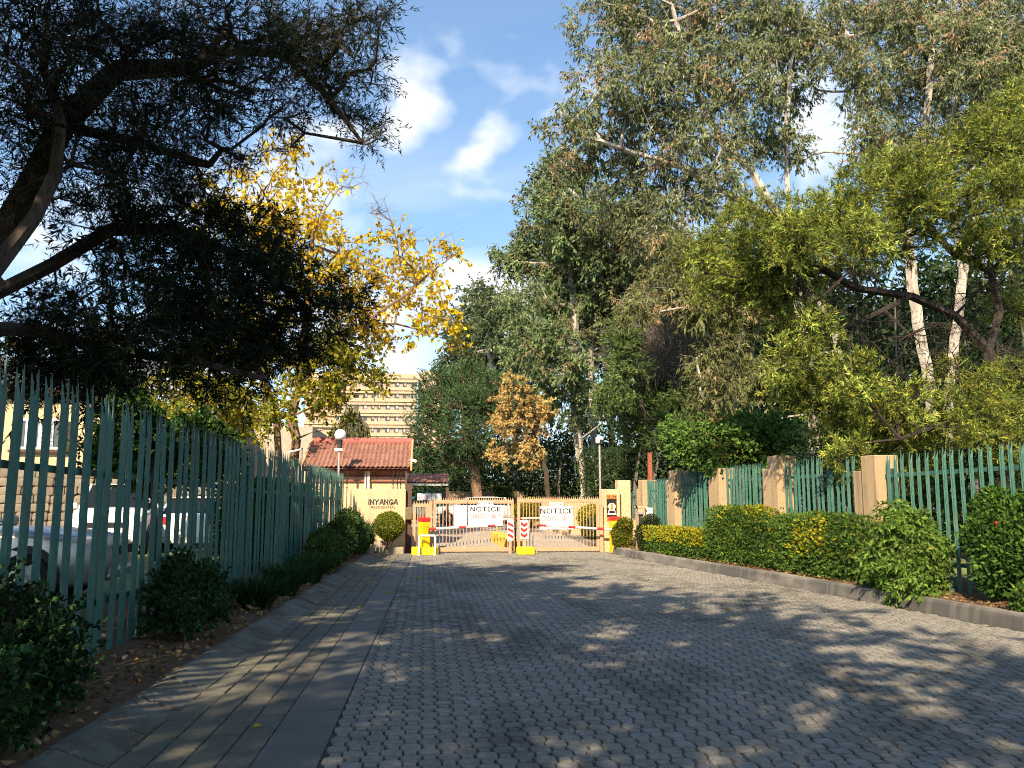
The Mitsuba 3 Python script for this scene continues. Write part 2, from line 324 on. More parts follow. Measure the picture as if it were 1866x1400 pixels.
def grow(trunks, A, rng, rtip=0.006, step=0.6, alpha=0.35, power=0.42, sag=0.06):
    """Joins the points A to the trunk lines by a tree of limbs. Returns limb segments."""
    pos, par, cost = [], [], []
    for line in trunks:
        prev = -1
        if pos and len(trunks) > 1:
            d = np.linalg.norm(np.array(pos) - line[0], axis=1); prev = int(d.argmin())
        last = None
        for q in line:
            q = np.array(q, float)
            if last is not None:
                m = max(1, int(np.linalg.norm(q - last) / step))
                for t in np.arange(1, m + 1) / m:
                    w = rng.normal(0, 0.012 * step * 3, 3) * (t < 1)
                    pos.append(last + (q - last) * t + w); par.append(prev); cost.append(0.0); prev = len(pos) - 1
            else:
                pos.append(q); par.append(prev); cost.append(0.0); prev = len(pos) - 1
            last = q
    nt = len(pos); base = np.array(pos)
    order = np.argsort([np.linalg.norm(base - a, axis=1).min() for a in A])
    cap = nt + len(A) * 12; PP = np.zeros((cap, 3)); PP[:nt] = base; CC = np.zeros(cap); PAR = np.full(cap, -1); PAR[:nt] = par; n = nt; tips = []
    for i in order:
        a = A[i]; d = np.linalg.norm(PP[:n] - a, axis=1); s = d + alpha * CC[:n] + np.where(PP[:n, 2] > a[2] + 0.3 * d, 0.4 * d, 0); j = int(s.argmin())
        m = min(10, max(1, int(d[j] / step))); p0 = PP[j].copy(); prev = j; L = d[j]
        for t in np.arange(1, m + 1) / m:
            w = rng.normal(0, 0.07 * step, 3) * (t < 1); w[2] += math.sin(t * math.pi) * sag * L
            PP[n] = p0 + (a - p0) * t + w; PAR[n] = prev; CC[n] = CC[j] + L * t; prev = n; n += 1
        tips.append(prev)
    cnt = np.zeros(n)
    for t in tips: cnt[t] += 1
    for k in range(n - 1, -1, -1):
        if PAR[k] >= 0: cnt[PAR[k]] += cnt[k]
    return PP[:n], PAR[:n], np.maximum(cnt, 1) ** power * rtip, nt
def sprays(A, O, rng, ntw, tl, nl, L, W, out=0.6, spread=0.8, lift=0.0, hang=0.0, along=0.5, jit=0.7, fold=0.25, cluster=None):
    """Twigs from every point A and leaves along them. Returns leaf mesh, twig segments and each leaf's point index."""
    n = len(A); idx = np.repeat(np.arange(n), ntw); d = O[idx] * out + rng.normal(size=(n * ntw, 3)) * spread + [0, 0, lift]
    d /= np.linalg.norm(d, axis=1, keepdims=True) + 1e-9
    tlen = tl * rng.uniform(0.5, 1.2, len(d)); q = A[idx] + d * tlen[:, None]
    k = np.repeat(np.arange(len(d)), nl); t = rng.random(len(k)) ** 0.7
    P = A[idx][k] + d[k] * (tlen[k] * t)[:, None] - np.array([0, 0, 1.0]) * (hang * 0.15 * tlen[k] * t * t)[:, None]
    D = d[k] * along + rng.normal(size=(len(k), 3)) * jit + [0, 0, -hang]
    v, f = leafmesh(P, D, L * rng.uniform(0.6, 1.25, len(k)), W * rng.uniform(0.75, 1.25, len(k)), rng, fold)
    return (v, f), (A[idx], q), idx[k]
GROUND_AT = lambda x, y: 0.0
def tree(name, label, cat, trunks, blobs, seed, napt, ntw, tl, nl, L, W, cols, wts, bark='mat_bark', leaf='mat_leaf', r0=0.15, rtip=0.008, twig_r=0.004, 
         flat=1.0, shell=0.45, limb_k=5, group=None, twigs=1.0, tone=0.2, clump_tone=0.22, root=True, brown=None, grow_kw={}, **sp):
    """A tree: a tapered trunk with limbs grown out to the crown's masses, twigs, and single leaves."""
    rng = np.random.default_rng(seed); key = thing(name, label, cat, group)
    A, O, bi = in_blobs(blobs, napt, rng, flat, shell)
    keep = A[:, 2] > 0.25; A, O, bi = A[keep], O[keep], bi[keep]
    tr = [list(map(tuple, t)) for t in trunks]
    if root:
        for i, t in enumerate(tr):
            if i == 0 or root == 'all':
                x, y, z = t[0]; g = GROUND_AT(x, y); tr[i] = [(x, y, g - 0.15)] + t
    P, PAR, R, nt = grow(tr, A, rng, rtip, **grow_kw)
    R = R * (r0 / R[0]) ** np.clip(np.log(np.maximum(R, rtip) / rtip) / math.log(max(R[0] / rtip, 1.01)), 0, 1)
    big = np.zeros(len(R))
    for i in range(len(R) - 1, -1, -1):  # no limb ends bluntly: it may only swell a little from one joint to the next
        if big[i] > 0: R[i] = min(R[i], 1.28 * big[i] + 0.001)
        if PAR[i] >= 0: big[PAR[i]] = max(big[PAR[i]], R[i])
    for i in range(1, len(R)):
        if PAR[i] >= 0: R[i] = min(R[i], R[PAR[i]])
    if root:
        R[0] *= 1.35
    ch = np.nonzero(PAR >= 0)[0]
    mv, mf = limbs_mesh((P[PAR[ch]], P[ch], R[PAR[ch]] * np.where(R[PAR[ch]] > 2.2 * R[ch], 0, 1) + np.where(R[PAR[ch]] > 2.2 * R[ch], R[ch] * 1.3, 0), R[ch]), limb_k)
    (lv, lf), (t0, t1), li = sprays(A, O, rng, ntw, tl, nl, L, W, **sp)
    few = rng.random(len(t0)) < twigs; t0, t1 = t0[few], t1[few]
    tv, tf = limbs_mesh((t0, t1, np.full(len(t0), twig_r), np.full(len(t0), twig_r * 0.5)), 3)
    put('trunk', (np.vstack([mv, tv]), np.vstack([mf, tf + len(mv)])), bark, key, smooth=False)
    c = pal(len(li), cols, wts, rng, tone) * np.exp(rng.normal(0, clump_tone, (len(A), 1)))[li]
    if brown is not None:  # some sprays of old or flowering foliage
        some = rng.random(len(A)) < brown[0]; c = np.where(some[li][:, None], pal(len(li), [brown[1]], [1], rng, 0.25), c)
    put('crown', (lv, lf), leaf, key, color=np.repeat(np.clip(c, 0, 0.85), 4, 0))
    return key
def bush(name, label, cat, blobs, seed, n, L, W, cols, wts, stem=None, group=None, leaf='mat_leaf', flat=1.0, inner=0.25, up=0.3, box=None, tip=None, nstem=14, tone=0.22, fold=0.25):
    """A shrub: stems fanning out from its foot, small leaves through its outer depth, clipped where box is given (x0, x1, y0, y1, z0, z1, rounding)."""
    rng = np.random.default_rng(seed); key = thing(name, label, cat, group)
    if box is None:
        P, O, _ = in_blobs(blobs, n, rng, flat, inner); foot = np.array([[b[0], b[1], 0] for b in blobs]).mean(0); foot[2] = GROUND_AT(*foot[:2])
        keep = P[:, 2] > foot[2] + 0.02; P, O = P[keep], O[keep]
    else:
        x0, x1, y0, y1, z0, z1, rd = box[:7]; c = np.array([(x0 + x1) / 2, (y0 + y1) / 2, (z0 + z1) / 2]); h = np.array([(x1 - x0) / 2, (y1 - y0) / 2, (z1 - z0) / 2])
        u = rng.normal(size=(n, 3)); e = 6.5; u /= (np.abs(u / 1.0) ** e).sum(1, keepdims=True) ** (1 / e)
        O = u * rng.random((n, 1)) ** inner
        bump = 1 + 0.22 * (meshkit.fbm(u * 1.9 + seed, 3, 2) - 0.5) + 0.10 * (meshkit.noise(u * 5.0 + seed, 5) - 0.5)
        P = c + O * h * bump[:, None]; foot = np.array([c[0], c[1], z0]); P = P[P[:, 2] > z0 + 0.03]; O = O[:len(P)] if len(O) == len(P) else (P - c) / h
        if len(box) > 7:
            a = box[7]; ca, sa = math.cos(a), math.sin(a); r = P - c; P = np.stack([c[0] + r[:, 0] * ca - r[:, 1] * sa, c[1] + r[:, 0] * sa + r[:, 1] * ca, P[:, 2]], 1)
    D = O * 0.7 + rng.normal(size=P.shape) * 0.7 + [0, 0, up]
    v, f = leafmesh(P, D, L * rng.uniform(0.6, 1.3, len(P)), W * rng.uniform(0.7, 1.3, len(P)), rng, fold)
    c = pal(len(P), cols, wts, rng, tone) * (0.75 + 0.5 * meshkit.noise(P * 3.3, 4))[:, None]
    if tip is not None:  # new growth at the outside of the bush is another colour
        m = (np.linalg.norm(O, axis=1) > tip[0]) & (rng.random(len(P)) < np.clip((meshkit.fbm(P * 1.35 + seed, 3, 8) - 0.72 + 0.5 * tip[1]) * 5, 0.04, 0.8)) & ((P[:, 2] - P[:, 2].min()) / np.ptp(P[:, 2]) > tip[3] if len(tip) > 3 else True)
        c[m] = pal(int(m.sum()), [tip[2]], [1], rng, 0.2)
    ends = P[rng.choice(len(P), nstem)]; st = MB()
    for q in ends:
        s0 = foot + rng.normal(0, 0.06, 3) * [1, 1, 0]; m = (s0 + q) / 2 + [0, 0, 0.06]
        st.tube([s0, m, s0 + (q - s0) * 0.92], [0.014, 0.010, 0.004], 4)
    put('stem', st.mesh(), stem or 'mat_bark', key)
    put('foliage', (v, f), leaf, key, color=np.repeat(np.clip(c, 0, 0.85), 4, 0))
    return key

# crowns and trunk lines, in metres: (x, y, z, radius) and (x, y, z)
B_GA = [(8.03,35.34,22.99,1.98),(10.33,35.35,23.4,2.09),(12.45,34.07,22.76,2.02),(14.53,33.06,22.28,1.74),(7.02,32.04,18.81,1.26),(9.48,33.49,19.46,1.98),(11.94,33.6,19.64,1.99),(13.49,32.0,19.14,1.68),(5.63,32.01,16.5,1.01),(8.13,36.2,17.88,1.43),(10.0,34.67,17.29,1.83),(11.82,32.83,16.56,1.62),(14.36,33.71,17.56,1.33),(6.83,36.09,16.47,1.07),(8.99,35.75,15.14,1.65),(11.43,35.51,14.89,1.64),(9.57,33.53,12.67,1.32),(5.03,33.97,17.61,0.4),(5.38,34.78,16.13,0.46),(12.15,32.07,13.89,1.27),(6.99,34.24,18.21,0.9)]
B_GAt = [(16.22,34.0,2.67),(16.11,34.0,6.35),(15.74,34.0,10.12),(15.04,34.0,13.49),(13.9,34.0,15.67),(12.72,34.0,16.74),(12.02,34.0,17.96),(11.11,34.0,20.32),(10.57,34.0,23.12)]
B_GAt2 = [(15.04,34.0,13.49),(13.12,34.0,14.4),(11.22,34.0,15.56),(8.11,34.0,16.41),(6.45,34.0,16.83)]
B_GAt3 = [(15.74,34.0,10.12),(15.51,34.0,13.02),(15.5,34.0,17.24),(15.86,34.0,20.58),(16.77,34.0,23.78)]
B_GB = [(17.67,34.86,23.28,1.61),(21.54,37.9,25.62,2.0),(21.29,33.82,22.89,1.78),(25.24,36.9,24.95,1.94),(17.57,37.85,21.02,1.25),(20.02,34.64,20.35,1.6),(24.27,37.98,22.29,2.0),(26.27,37.86,22.63,1.74),(19.52,33.59,17.24,1.33),(23.74,37.04,18.68,1.83),(23.07,33.51,17.87,1.32),(16.88,36.02,17.66,0.95),(16.41,35.68,22.33,1.41),(17.68,34.52,21.48,1.14),(19.29,35.12,16.86,0.69)]
B_GBt = [(22.84,36.0,2.76),(22.62,36.0,6.96),(22.27,36.0,9.48),(22.06,36.0,13.09),(21.54,36.0,15.45),(20.93,36.0,18.64),(19.81,36.0,22.7),(18.95,36.0,26.86)]
B_GBt2 = [(22.06,36.0,13.09),(22.95,36.0,16.3),(23.47,36.0,19.85),(24.02,36.0,23.78),(24.79,36.0,26.68)]
B_GC = [(24.82,33.22,22.75,1.75),(24.79,31.27,20.83,1.65),(22.42,30.6,18.64,1.31),(25.75,32.79,18.94,1.51),(22.61,31.79,16.83,1.05),(25.37,33.2,17.08,1.31),(25.41,30.94,19.46,1.63),(22.09,31.28,20.93,1.24),(26.25,33.2,15.35,1.31)]
B_GCt = [(20.6,32.0,2.62),(20.98,32.0,6.14),(21.52,32.0,8.63),(21.81,32.0,10.25),(21.68,32.0,13.05),(21.75,32.0,16.64),(22.31,32.0,19.12),(22.41,32.0,22.12)]
B_GCt2 = [(21.81,32.0,10.25),(22.58,32.0,13.08),(22.86,32.0,16.69),(23.47,32.0,19.67),(24.24,32.0,23.0)]
B_GD = [(8.45,27.03,9.57,0.98),(7.85,27.03,8.24,0.89),(8.79,25.94,7.64,0.77),(6.4,25.06,7.21,0.58),(10.68,28.73,6.73,0.85),(9.02,25.34,4.73,0.75),(11.0,28.38,8.25,1.03),(9.1,26.47,6.13,0.61),(10.81,28.8,4.01,0.66),(10.78,26.6,5.45,0.7)]
B_GDt = [(14.21,27.0,2.43),(14.06,27.0,5.0),(13.7,27.0,7.24),(12.81,27.0,8.73),(11.09,27.0,9.07),(9.16,27.0,8.45)]
B_GDt2 = [(14.06,27.0,5.0),(12.32,27.0,6.46),(10.41,27.0,6.42)]
B_MA = [(8.32,51.49,22.07,1.69),(6.65,48.45,18.42,1.59),(8.03,45.92,17.27,2.12),(10.46,49.93,19.77,1.64),(5.27,49.4,15.96,1.37),(7.28,49.47,15.7,1.95),(9.29,47.71,15.26,2.2),(5.19,45.78,12.4,1.51),(7.87,49.13,12.92,1.94),(6.87,44.86,9.49,1.77),(5.61,49.54,10.29,1.47),(4.58,49.08,15.51,0.81),(8.13,47.01,8.01,1.24),(7.03,50.39,7.12,1.33)]
B_MAt = [(9.18,48.0,1.71),(8.74,48.0,4.35),(8.48,48.0,7.51),(8.59,48.0,11.37),(8.36,48.0,15.31),(8.07,48.0,19.67)]
B_MB = [(11.25,47.55,16.93,1.88),(11.24,49.12,15.03,2.1),(13.81,52.38,17.07,2.07),(11.51,49.04,12.31,1.94),(14.29,51.71,14.37,1.7),(10.54,50.9,11.31,1.67),(11.48,53.53,14.01,1.76),(13.53,53.93,20.17,1.77)]
B_MBt = [(10.29,50.0,1.72),(10.03,50.0,4.48),(9.91,50.0,8.44),(9.87,50.0,10.45),(10.39,50.0,13.86),(11.47,50.0,17.36)]
B_MCt = [(8.74,47.0,1.71),(8.73,47.0,3.07),(8.65,47.0,4.91)]
B_ML = [(3.83,63.79,16.82,1.43),(3.04,64.47,14.58,1.78),(4.94,59.22,13.96,1.75),(2.81,63.7,11.88,1.68),(5.2,64.78,12.1,1.92),(6.52,61.21,10.32,1.81),(4.2,62.43,9.64,1.85),(7.41,61.84,14.14,1.63),(1.84,65.67,10.89,1.21)]
B_MLt = [(6.4,62.0,1.77),(5.59,62.0,7.57),(4.97,62.0,10.82),(4.15,62.0,14.11)]
B_MX = [(6.65,66.54,15.97,2.19),(9.84,67.22,13.47,2.43),(12.79,64.01,11.24,2.32),(17.14,67.36,13.62,2.66),(20.93,69.05,15.88,2.73),(10.98,71.48,19.08,2.59),(14.82,71.39,18.17,2.82),(17.52,66.62,18.98,2.63),(16.74,71.91,9.59,2.37),(11.73,65.5,7.97,1.94),(9.38,70.59,10.3,2.09),(19.21,65.26,10.64,2.36),(21.94,67.24,21.14,2.21),(17.51,64.59,22.07,2.13)]
B_MXt = [(15.25,68.0,1.8),(15.1,68.0,6.45),(14.72,68.0,10.95),(14.58,68.0,17.39)]
B_K = [(0.74,48.43,7.94,1.21),(2.3,48.32,8.1,1.43),(3.66,45.56,7.3,1.2),(0.28,47.11,6.53,1.18),(1.9,46.03,6.43,1.51),(3.78,46.97,6.25,1.39),(0.45,47.21,5.02,1.3),(2.04,45.43,5.04,1.35),(0.17,48.46,3.71,1.02),(2.82,46.11,4.21,1.06),(1.66,46.79,3.49,0.92),(4.67,45.23,5.93,1.04)]
B_Kt = [(2.95,47.0,1.5),(2.82,47.0,2.45),(2.63,47.0,3.65),(2.32,47.0,4.86),(2.1,47.0,6.69)]
B_O = [(4.38,42.41,7.19,0.84),(4.02,43.02,5.85,0.91),(5.35,43.49,6.2,1.0),(3.8,45.37,5.49,0.66),(5.11,45.25,5.05,1.04),(3.96,43.94,3.8,0.81),(5.39,43.86,3.95,0.87),(6.06,44.53,5.3,0.73),(3.63,45.15,4.01,0.42),(6.35,43.48,6.07,0.57)]
B_Ot = [(6.4,44.0,1.5),(6.29,44.0,2.97),(5.69,44.0,4.67),(5.12,44.0,6.39)]
B_W = [(-4.9,56.88,6.79,0.9),(-5.31,55.7,6.14,0.81),(-4.3,56.28,6.19,0.89),(-4.72,56.71,7.32,0.67)]
B_Wt = [(-4.63,56.0,1.92),(-4.68,56.0,4.03),(-4.78,56.0,6.52)]
B_AC = [(7.9,15.0,2.12,0.3),(9.02,15.69,1.94,0.23),(6.12,15.71,6.01,0.52),(6.11,13.22,5.7,0.48),(7.44,13.34,5.87,0.44),(8.85,13.74,6.95,0.45),(6.69,13.97,4.56,0.41),(6.25,13.93,3.96,0.41),(7.12,13.38,3.42,0.44),(8.22,13.98,3.13,0.46),(10.18,15.36,3.73,0.4),(12.22,16.39,5.53,0.43),(4.82,14.46,5.83,0.38),(11.4,14.52,9.22,0.43),(10.81,14.7,8.72,0.48),(6.89,15.65,6.23,0.51),(6.03,16.03,6.54,0.65),(5.86,16.59,5.89,0.52),(6.22,14.55,6.52,0.59),(6.47,15.74,5.91,0.67),(6.9,14.43,6.5,0.62),(7.45,16.17,6.06,0.64),(7.55,14.03,6.7,0.63),(8.49,16.34,6.48,0.59),(8.99,15.02,7.32,0.67),(9.52,15.81,6.7,0.52),(10.0,15.13,7.96,0.65),(9.52,14.34,6.67,0.52),(10.86,14.98,8.39,0.69),(9.73,13.38,6.75,0.53),(10.33,13.35,7.98,0.53),(11.51,15.11,6.77,0.7),(10.55,14.92,6.46,0.49),(9.37,16.2,8.36,0.37),(8.29,13.27,7.35,0.35),(11.79,15.2,7.83,0.6),(6.9,14.97,3.63,0.49),(7.91,15.35,2.96,0.59),(7.67,15.83,4.41,0.36),(8.41,15.09,2.74,0.6),(9.35,15.23,2.65,0.6),(8.31,14.97,2.22,0.34),(9.21,15.41,2.14,0.3),(9.4,14.09,2.96,0.56),(10.89,15.19,2.77,0.55),(11.63,15.62,3.79,0.57),(7.32,13.89,2.26,0.37),(10.76,16.77,2.43,0.39),(6.95,15.89,5.3,0.42),(6.33,16.64,5.34,0.33),(10.08,14.26,3.58,0.38),(7.23,14.8,3.41,0.44),(7.25,14.14,2.18,0.23)]
B_ACb = [(7.08,14.31,4.94,0.57),(8.05,14.24,4.54,0.66),(9.42,14.79,4.26,0.68),(11.15,16.27,5.48,0.64),(10.82,14.59,5.72,0.48),(8.57,15.86,6.0,0.52),(8.74,14.8,3.74,0.49),(10.63,14.36,4.21,0.47),(6.6,14.66,4.6,0.39)]
B_ACt = [(11.13,15.5,1.0),(11.12,15.5,2.68),(11.11,15.5,3.87),(11.04,15.5,4.42),(10.38,15.5,5.12),(9.49,15.5,5.49),(8.36,15.5,5.62),(7.49,15.5,6.1)]
B_ACt2 = [(11.11,15.5,3.87),(11.22,15.0,4.33),(11.67,14.5,4.88)]
B_ACt3 = [(11.04,15.5,4.42),(11.55,15.8,5.27),(11.43,15.8,6.12),(10.55,15.7,6.47),(9.82,15.5,7.07),(9.41,15.5,7.74)]
B_ACt4 = [(9.49,15.5,5.49),(8.05,15.0,4.8),(7.03,14.7,4.51)]
B_ACt5 = [(11.06,15.5,3.33),(9.56,14.5,2.9),(8.02,13.7,2.53)]
B_U1 = [(6.39,19.78,2.76,0.36),(6.91,19.5,2.94,0.45),(7.61,19.58,2.95,0.49),(8.22,19.43,3.07,0.45),(6.63,19.14,2.4,0.23),(7.68,19.48,2.49,0.28),(6.18,20.18,3.12,0.29)]
B_U1t = [(7.38,19.5,1.27),(7.35,19.5,2.29),(7.31,19.5,2.94)]
B_U2 = [(6.58,29.1,4.97,0.57),(7.96,30.7,4.35,0.77),(8.57,29.25,3.84,0.62),(6.99,29.08,6.14,0.61),(6.9,29.47,7.19,0.58),(9.01,28.78,3.61,0.47),(8.57,31.31,5.46,0.72),(9.1,29.6,4.86,0.58)]
B_U2t = [(8.13,30.0,1.63),(8.07,30.0,3.69),(7.61,30.0,5.69)]
B_TW = [(8.12,31.03,7.93,1.02),(8.8,30.5,7.01,1.1),(9.32,30.68,8.73,0.81),(7.71,31.14,7.1,0.72),(9.79,31.75,6.17,0.84)]
B_TWt = [(10.17,32.0,1.64),(9.92,32.0,4.28),(9.43,32.0,6.41),(8.82,32.0,8.14)]
B_MU = [(-6.1,30.03,12.85,0.79),(-7.88,32.0,12.46,1.05),(-4.99,31.53,13.48,0.93),(-5.48,28.16,10.43,1.3),(-3.93,30.08,11.11,1.19),(-2.88,31.69,10.38,1.25),(-3.88,27.43,8.41,1.26),(-1.61,31.34,9.47,1.13),(-2.58,28.96,7.68,1.14),(-0.78,30.96,8.98,0.82),(0.01,28.58,9.38,0.85),(0.8,30.15,10.25,0.5),(-0.35,29.54,7.65,0.68),(0.39,27.44,7.78,0.69),(-1.55,30.85,7.29,0.71),(1.27,31.18,7.82,0.41),(0.81,29.41,6.97,0.43),(-2.91,28.92,6.33,0.95),(-4.82,31.83,7.0,1.26),(-5.82,28.85,6.83,1.14),(-7.54,31.47,7.7,1.04),(-1.8,29.08,5.62,0.54),(-3.23,28.84,5.01,0.76),(-6.09,28.78,4.96,0.76),(-6.92,27.21,4.59,0.81),(-8.42,28.34,4.88,0.65),(-3.86,28.09,5.27,0.74),(-7.63,27.22,5.44,0.54),(-5.02,29.72,10.75,1.17),(-5.04,29.2,13.78,0.5),(-3.22,27.03,11.44,0.44),(-1.09,27.71,9.87,0.55),(1.7,31.68,7.83,0.21),(-5.29,27.59,3.95,0.36),(-7.83,28.84,4.22,0.47),(-6.9,31.84,4.62,0.67),(-8.81,27.49,4.34,0.51),(-7.14,29.03,5.26,0.73),(-2.97,31.07,4.28,0.37),(-4.7,27.0,4.33,0.5)]
B_MUb = [(-1.69,28.2,11.35,0.65),(-2.88,30.79,13.27,0.81),(-0.8,30.05,11.0,0.69),(0.57,28.78,10.44,0.57),(-1.14,29.44,9.59,0.58)]
B_MUt = [(-4.48,29.5,1.63),(-4.44,29.5,2.64),(-4.36,29.5,3.57),(-4.57,29.5,4.32),(-4.33,29.5,5.45),(-4.32,29.5,6.6),(-4.16,29.5,8.54),(-4.04,29.5,10.72)]
B_MUt2 = [(-4.89,29.5,1.63),(-4.92,29.5,2.82),(-5.01,29.5,3.75),(-5.1,29.5,4.69),(-5.53,29.5,5.44),(-5.79,29.5,7.34),(-5.72,29.5,10.27)]
B_MUt3 = [(-4.74,29.5,4.03),(-5.4,29.0,4.35),(-6.03,28.5,4.84),(-6.63,28.0,5.22),(-7.55,27.5,5.66)]
B_MUt4 = [(-4.33,29.5,5.45),(-3.28,28.9,6.51),(-1.81,28.5,7.6),(-0.35,28.5,8.78),(1.13,28.3,10.02)]
B_MUt5 = [(-4.3,29.5,6.22),(-2.69,30.3,7.56),(-1.15,30.5,7.84),(0.44,30.5,7.47)]
B_DKu = [(-3.6,7.63,5.71,0.47),(-3.49,8.93,6.47,0.5),(-2.9,9.41,6.78,0.54),(-1.92,8.58,6.36,0.44),(-1.45,9.57,6.89,0.39),(-0.92,9.32,6.85,0.29),(-0.63,9.73,7.31,0.2),(-0.66,10.4,6.96,0.22),(-1.25,10.12,6.64,0.37),(-1.72,9.12,5.97,0.38),(-2.38,8.97,5.8,0.46),(-3.03,8.72,5.58,0.45),(-3.54,8.27,5.34,0.42),(-4.07,8.42,5.33,0.39),(-1.0,10.48,6.35,0.27),(-0.56,10.06,6.07,0.15),(-1.56,9.78,5.69,0.18),(-0.66,9.7,5.63,0.13),(-2.1,9.4,5.37,0.24),(-2.96,9.89,5.4,0.41),(-3.37,8.88,4.92,0.42),(-3.94,8.6,4.67,0.26)]
B_DKl = [(-2.94,9.55,4.62,0.55),(-3.45,9.2,4.36,0.36),(-2.38,10.26,4.67,0.6),(-1.72,9.87,4.24,0.45),(-2.7,9.48,3.85,0.67),(-2.25,10.74,3.83,0.69),(-1.48,10.56,3.74,0.48),(-1.02,11.41,4.09,0.29),(-3.12,9.08,3.27,0.64),(-3.97,9.72,3.13,0.63),(-2.69,10.0,3.21,0.64),(-2.03,10.41,3.15,0.47),(-4.44,9.66,2.87,0.5),(-3.28,9.14,2.81,0.47),(-1.61,10.64,3.34,0.34),(-1.24,10.16,4.13,0.23),(-0.81,10.65,3.77,0.17),(-4.04,9.51,3.7,0.18)]
B_DKt = [(-4.49,7.0,0.82),(-4.46,7.2,1.98),(-4.26,7.6,2.76),(-3.98,8.0,3.54),(-3.73,8.2,4.14),(-3.61,8.3,4.62)]
B_DKt2 = [(-4.63,8.2,3.27),(-4.5,9.2,4.27),(-3.98,9.2,5.52),(-3.45,9.2,6.18),(-2.63,9.2,6.27),(-2.3,9.2,6.7),(-1.95,9.2,7.11)]
B_DKt3 = [(-2.63,9.2,6.27),(-2.24,9.5,6.67),(-1.73,9.8,6.79),(-1.22,10.0,6.36),(-0.83,10.2,5.9)]
B_DKt4 = [(-5.39,8.4,0.68),(-5.03,8.4,2.26),(-4.46,8.6,3.36),(-4.02,9.4,4.04),(-3.47,9.4,4.43),(-2.86,9.9,4.61),(-2.14,10.4,4.38),(-1.52,10.8,3.93)]
B_DKt5 = [(-4.91,8.2,2.25),(-4.53,8.4,3.1),(-4.1,9.2,3.27),(-3.42,9.5,3.11),(-2.57,9.8,3.05),(-1.9,10.1,2.91)]
B_DKt6 = [(-3.98,9.2,5.52),(-3.17,9.2,5.36),(-2.48,9.5,5.26)]
B_L1 = [(-6.57,19.8,3.35,0.65),(-6.06,20.57,2.92,0.54),(-6.72,19.03,2.57,0.44),(-5.65,21.0,2.43,0.48),(-6.5,20.91,2.29,0.55),(-4.74,20.36,2.53,0.47),(-5.01,19.39,2.97,0.38)]
B_L1t = [(-6.03,20.0,1.16),(-6.09,20.0,2.14),(-6.26,20.0,3.13)]

# ================================================================ the setting
def groundz(x, y):
    """Height of the land: level by the road, banks at both sides, rising slowly beyond the gate."""
    x = np.asarray(x, float); y = np.asarray(y, float)
    z = -0.06 + np.clip(y - 25.5, 0, 40) * 0.0125 + np.clip(y - 65.5, 0, 400) * 0.025
    left = np.clip((-2.3 - x) / 0.9, 0, 1) * np.clip((26 - y) / 2, 0, 1); right = np.clip((x - (8.2 - 0.1 * np.clip(y, 0, 26))) / 0.9, 0, 1)
    return z + left * 0.22 + right * (0.38 + 0.012 * np.clip(x - 8, 0, 40))
GROUND_AT = lambda x, y: float(groundz(x, y))
def sheet(xs, ys, zf):
    X, Y_ = np.meshgrid(xs, ys); v = np.stack([X, Y_, zf(X, Y_)], -1).reshape(-1, 3); w = len(xs)
    j, i = np.meshgrid(np.arange(len(ys) - 1), np.arange(w - 1), indexing='ij'); a = (j * w + i).ravel()
    return v, np.stack([a, a + 1, a + w + 1, a + w], 1)
gx = np.unique(np.concatenate([np.linspace(-1500, -60, 10), np.linspace(-60, -12, 17), np.linspace(-12, 14, 66), np.linspace(14, 70, 20), np.linspace(70, 1500, 10)]))
gy = np.unique(np.concatenate([np.linspace(-1500, -40, 8), np.linspace(-40, 0, 10), np.linspace(0, 30, 50), np.linspace(30, 80, 26), np.linspace(80, 460, 20), np.linspace(460, 1500, 6)]))
struct('ground', sheet(gx, gy, groundz), 'mat_ground', 'bare and grassy land under the trees and beyond the road', smooth=True)

strip_r = lambda y: -0.66 + 0.0147 * y
strip_l = lambda y: -1.04 + 0.0147 * y
kerb_l = lambda y: -1.98 + 0.033 * y
kerb_r = lambda y: np.interp(y, [-8, 5, 9.5, 13, 16.5, 20, 22.3, 25, 27, 60], [7.5, 7.15, 6.9, 6.58, 6.2, 5.7, 5.46, 5.34, 5.4, 6.6])

# road: mortar bed, then the pavers, the nearest ones singly
ys = np.linspace(-8, 26.5, 24)
v = np.array([[a(y), y, -0.012] for y in ys for a in (strip_l, lambda q: kerb_r(q) + 0.05)]); f = np.array([[2 * i, 2 * i + 1, 2 * i + 3, 2 * i + 2] for i in range(len(ys) - 1)])
road = struct('road', (v, f), 'mat_joint', 'grey block paved road leading up to the barred gates')
def paver_poly(poly, bev):
    p = np.asarray(poly, float); n = len(p); c = p.mean(0); q = c + (p - c) * (1 - bev / np.linalg.norm(p - c, axis=1, keepdims=True))
    v = np.vstack([np.c_[q, np.zeros(n)], np.c_[p, np.full(n, -0.016)]])
    f = [[0, i, i + 1] for i in range(1, n - 1)]
    for r in (0,):
        for i in range(n):
            j = (i + 1) % n; f += [[r + i, r + n + i, r + n + j], [r + i, r + n + j, r + j]]
    return v, np.array(f)
a, d_ = 0.0650, 0.0378
octo = [(-0.042, -a), (0.042, -a), (a, -0.042), (a, 0.042), (0.042, a), (-0.042, a), (-a, 0.042), (-a, -0.042)]
squ = [(-d_, -d_), (d_, -d_), (d_, d_), (-d_, d_)]
OCT, SQU = paver_poly(octo, 0.011), paver_poly(squ, 0.009)
rng = np.random.default_rng(11)
ii, jj = np.meshgrid(np.arange(-8, 72), np.arange(-14, 232)); ii, jj = ii.ravel(), jj.ravel()
px, py = ROAD_X0 + ii * PITCH, jj * PITCH
lo = np.where((ii + jj) % 2 == 0, 0.068, 0.042)
ok = (px + lo > strip_r(py) + 0.03) & (px + lo < kerb_r(py) - 0.0) & (py < 25.9)
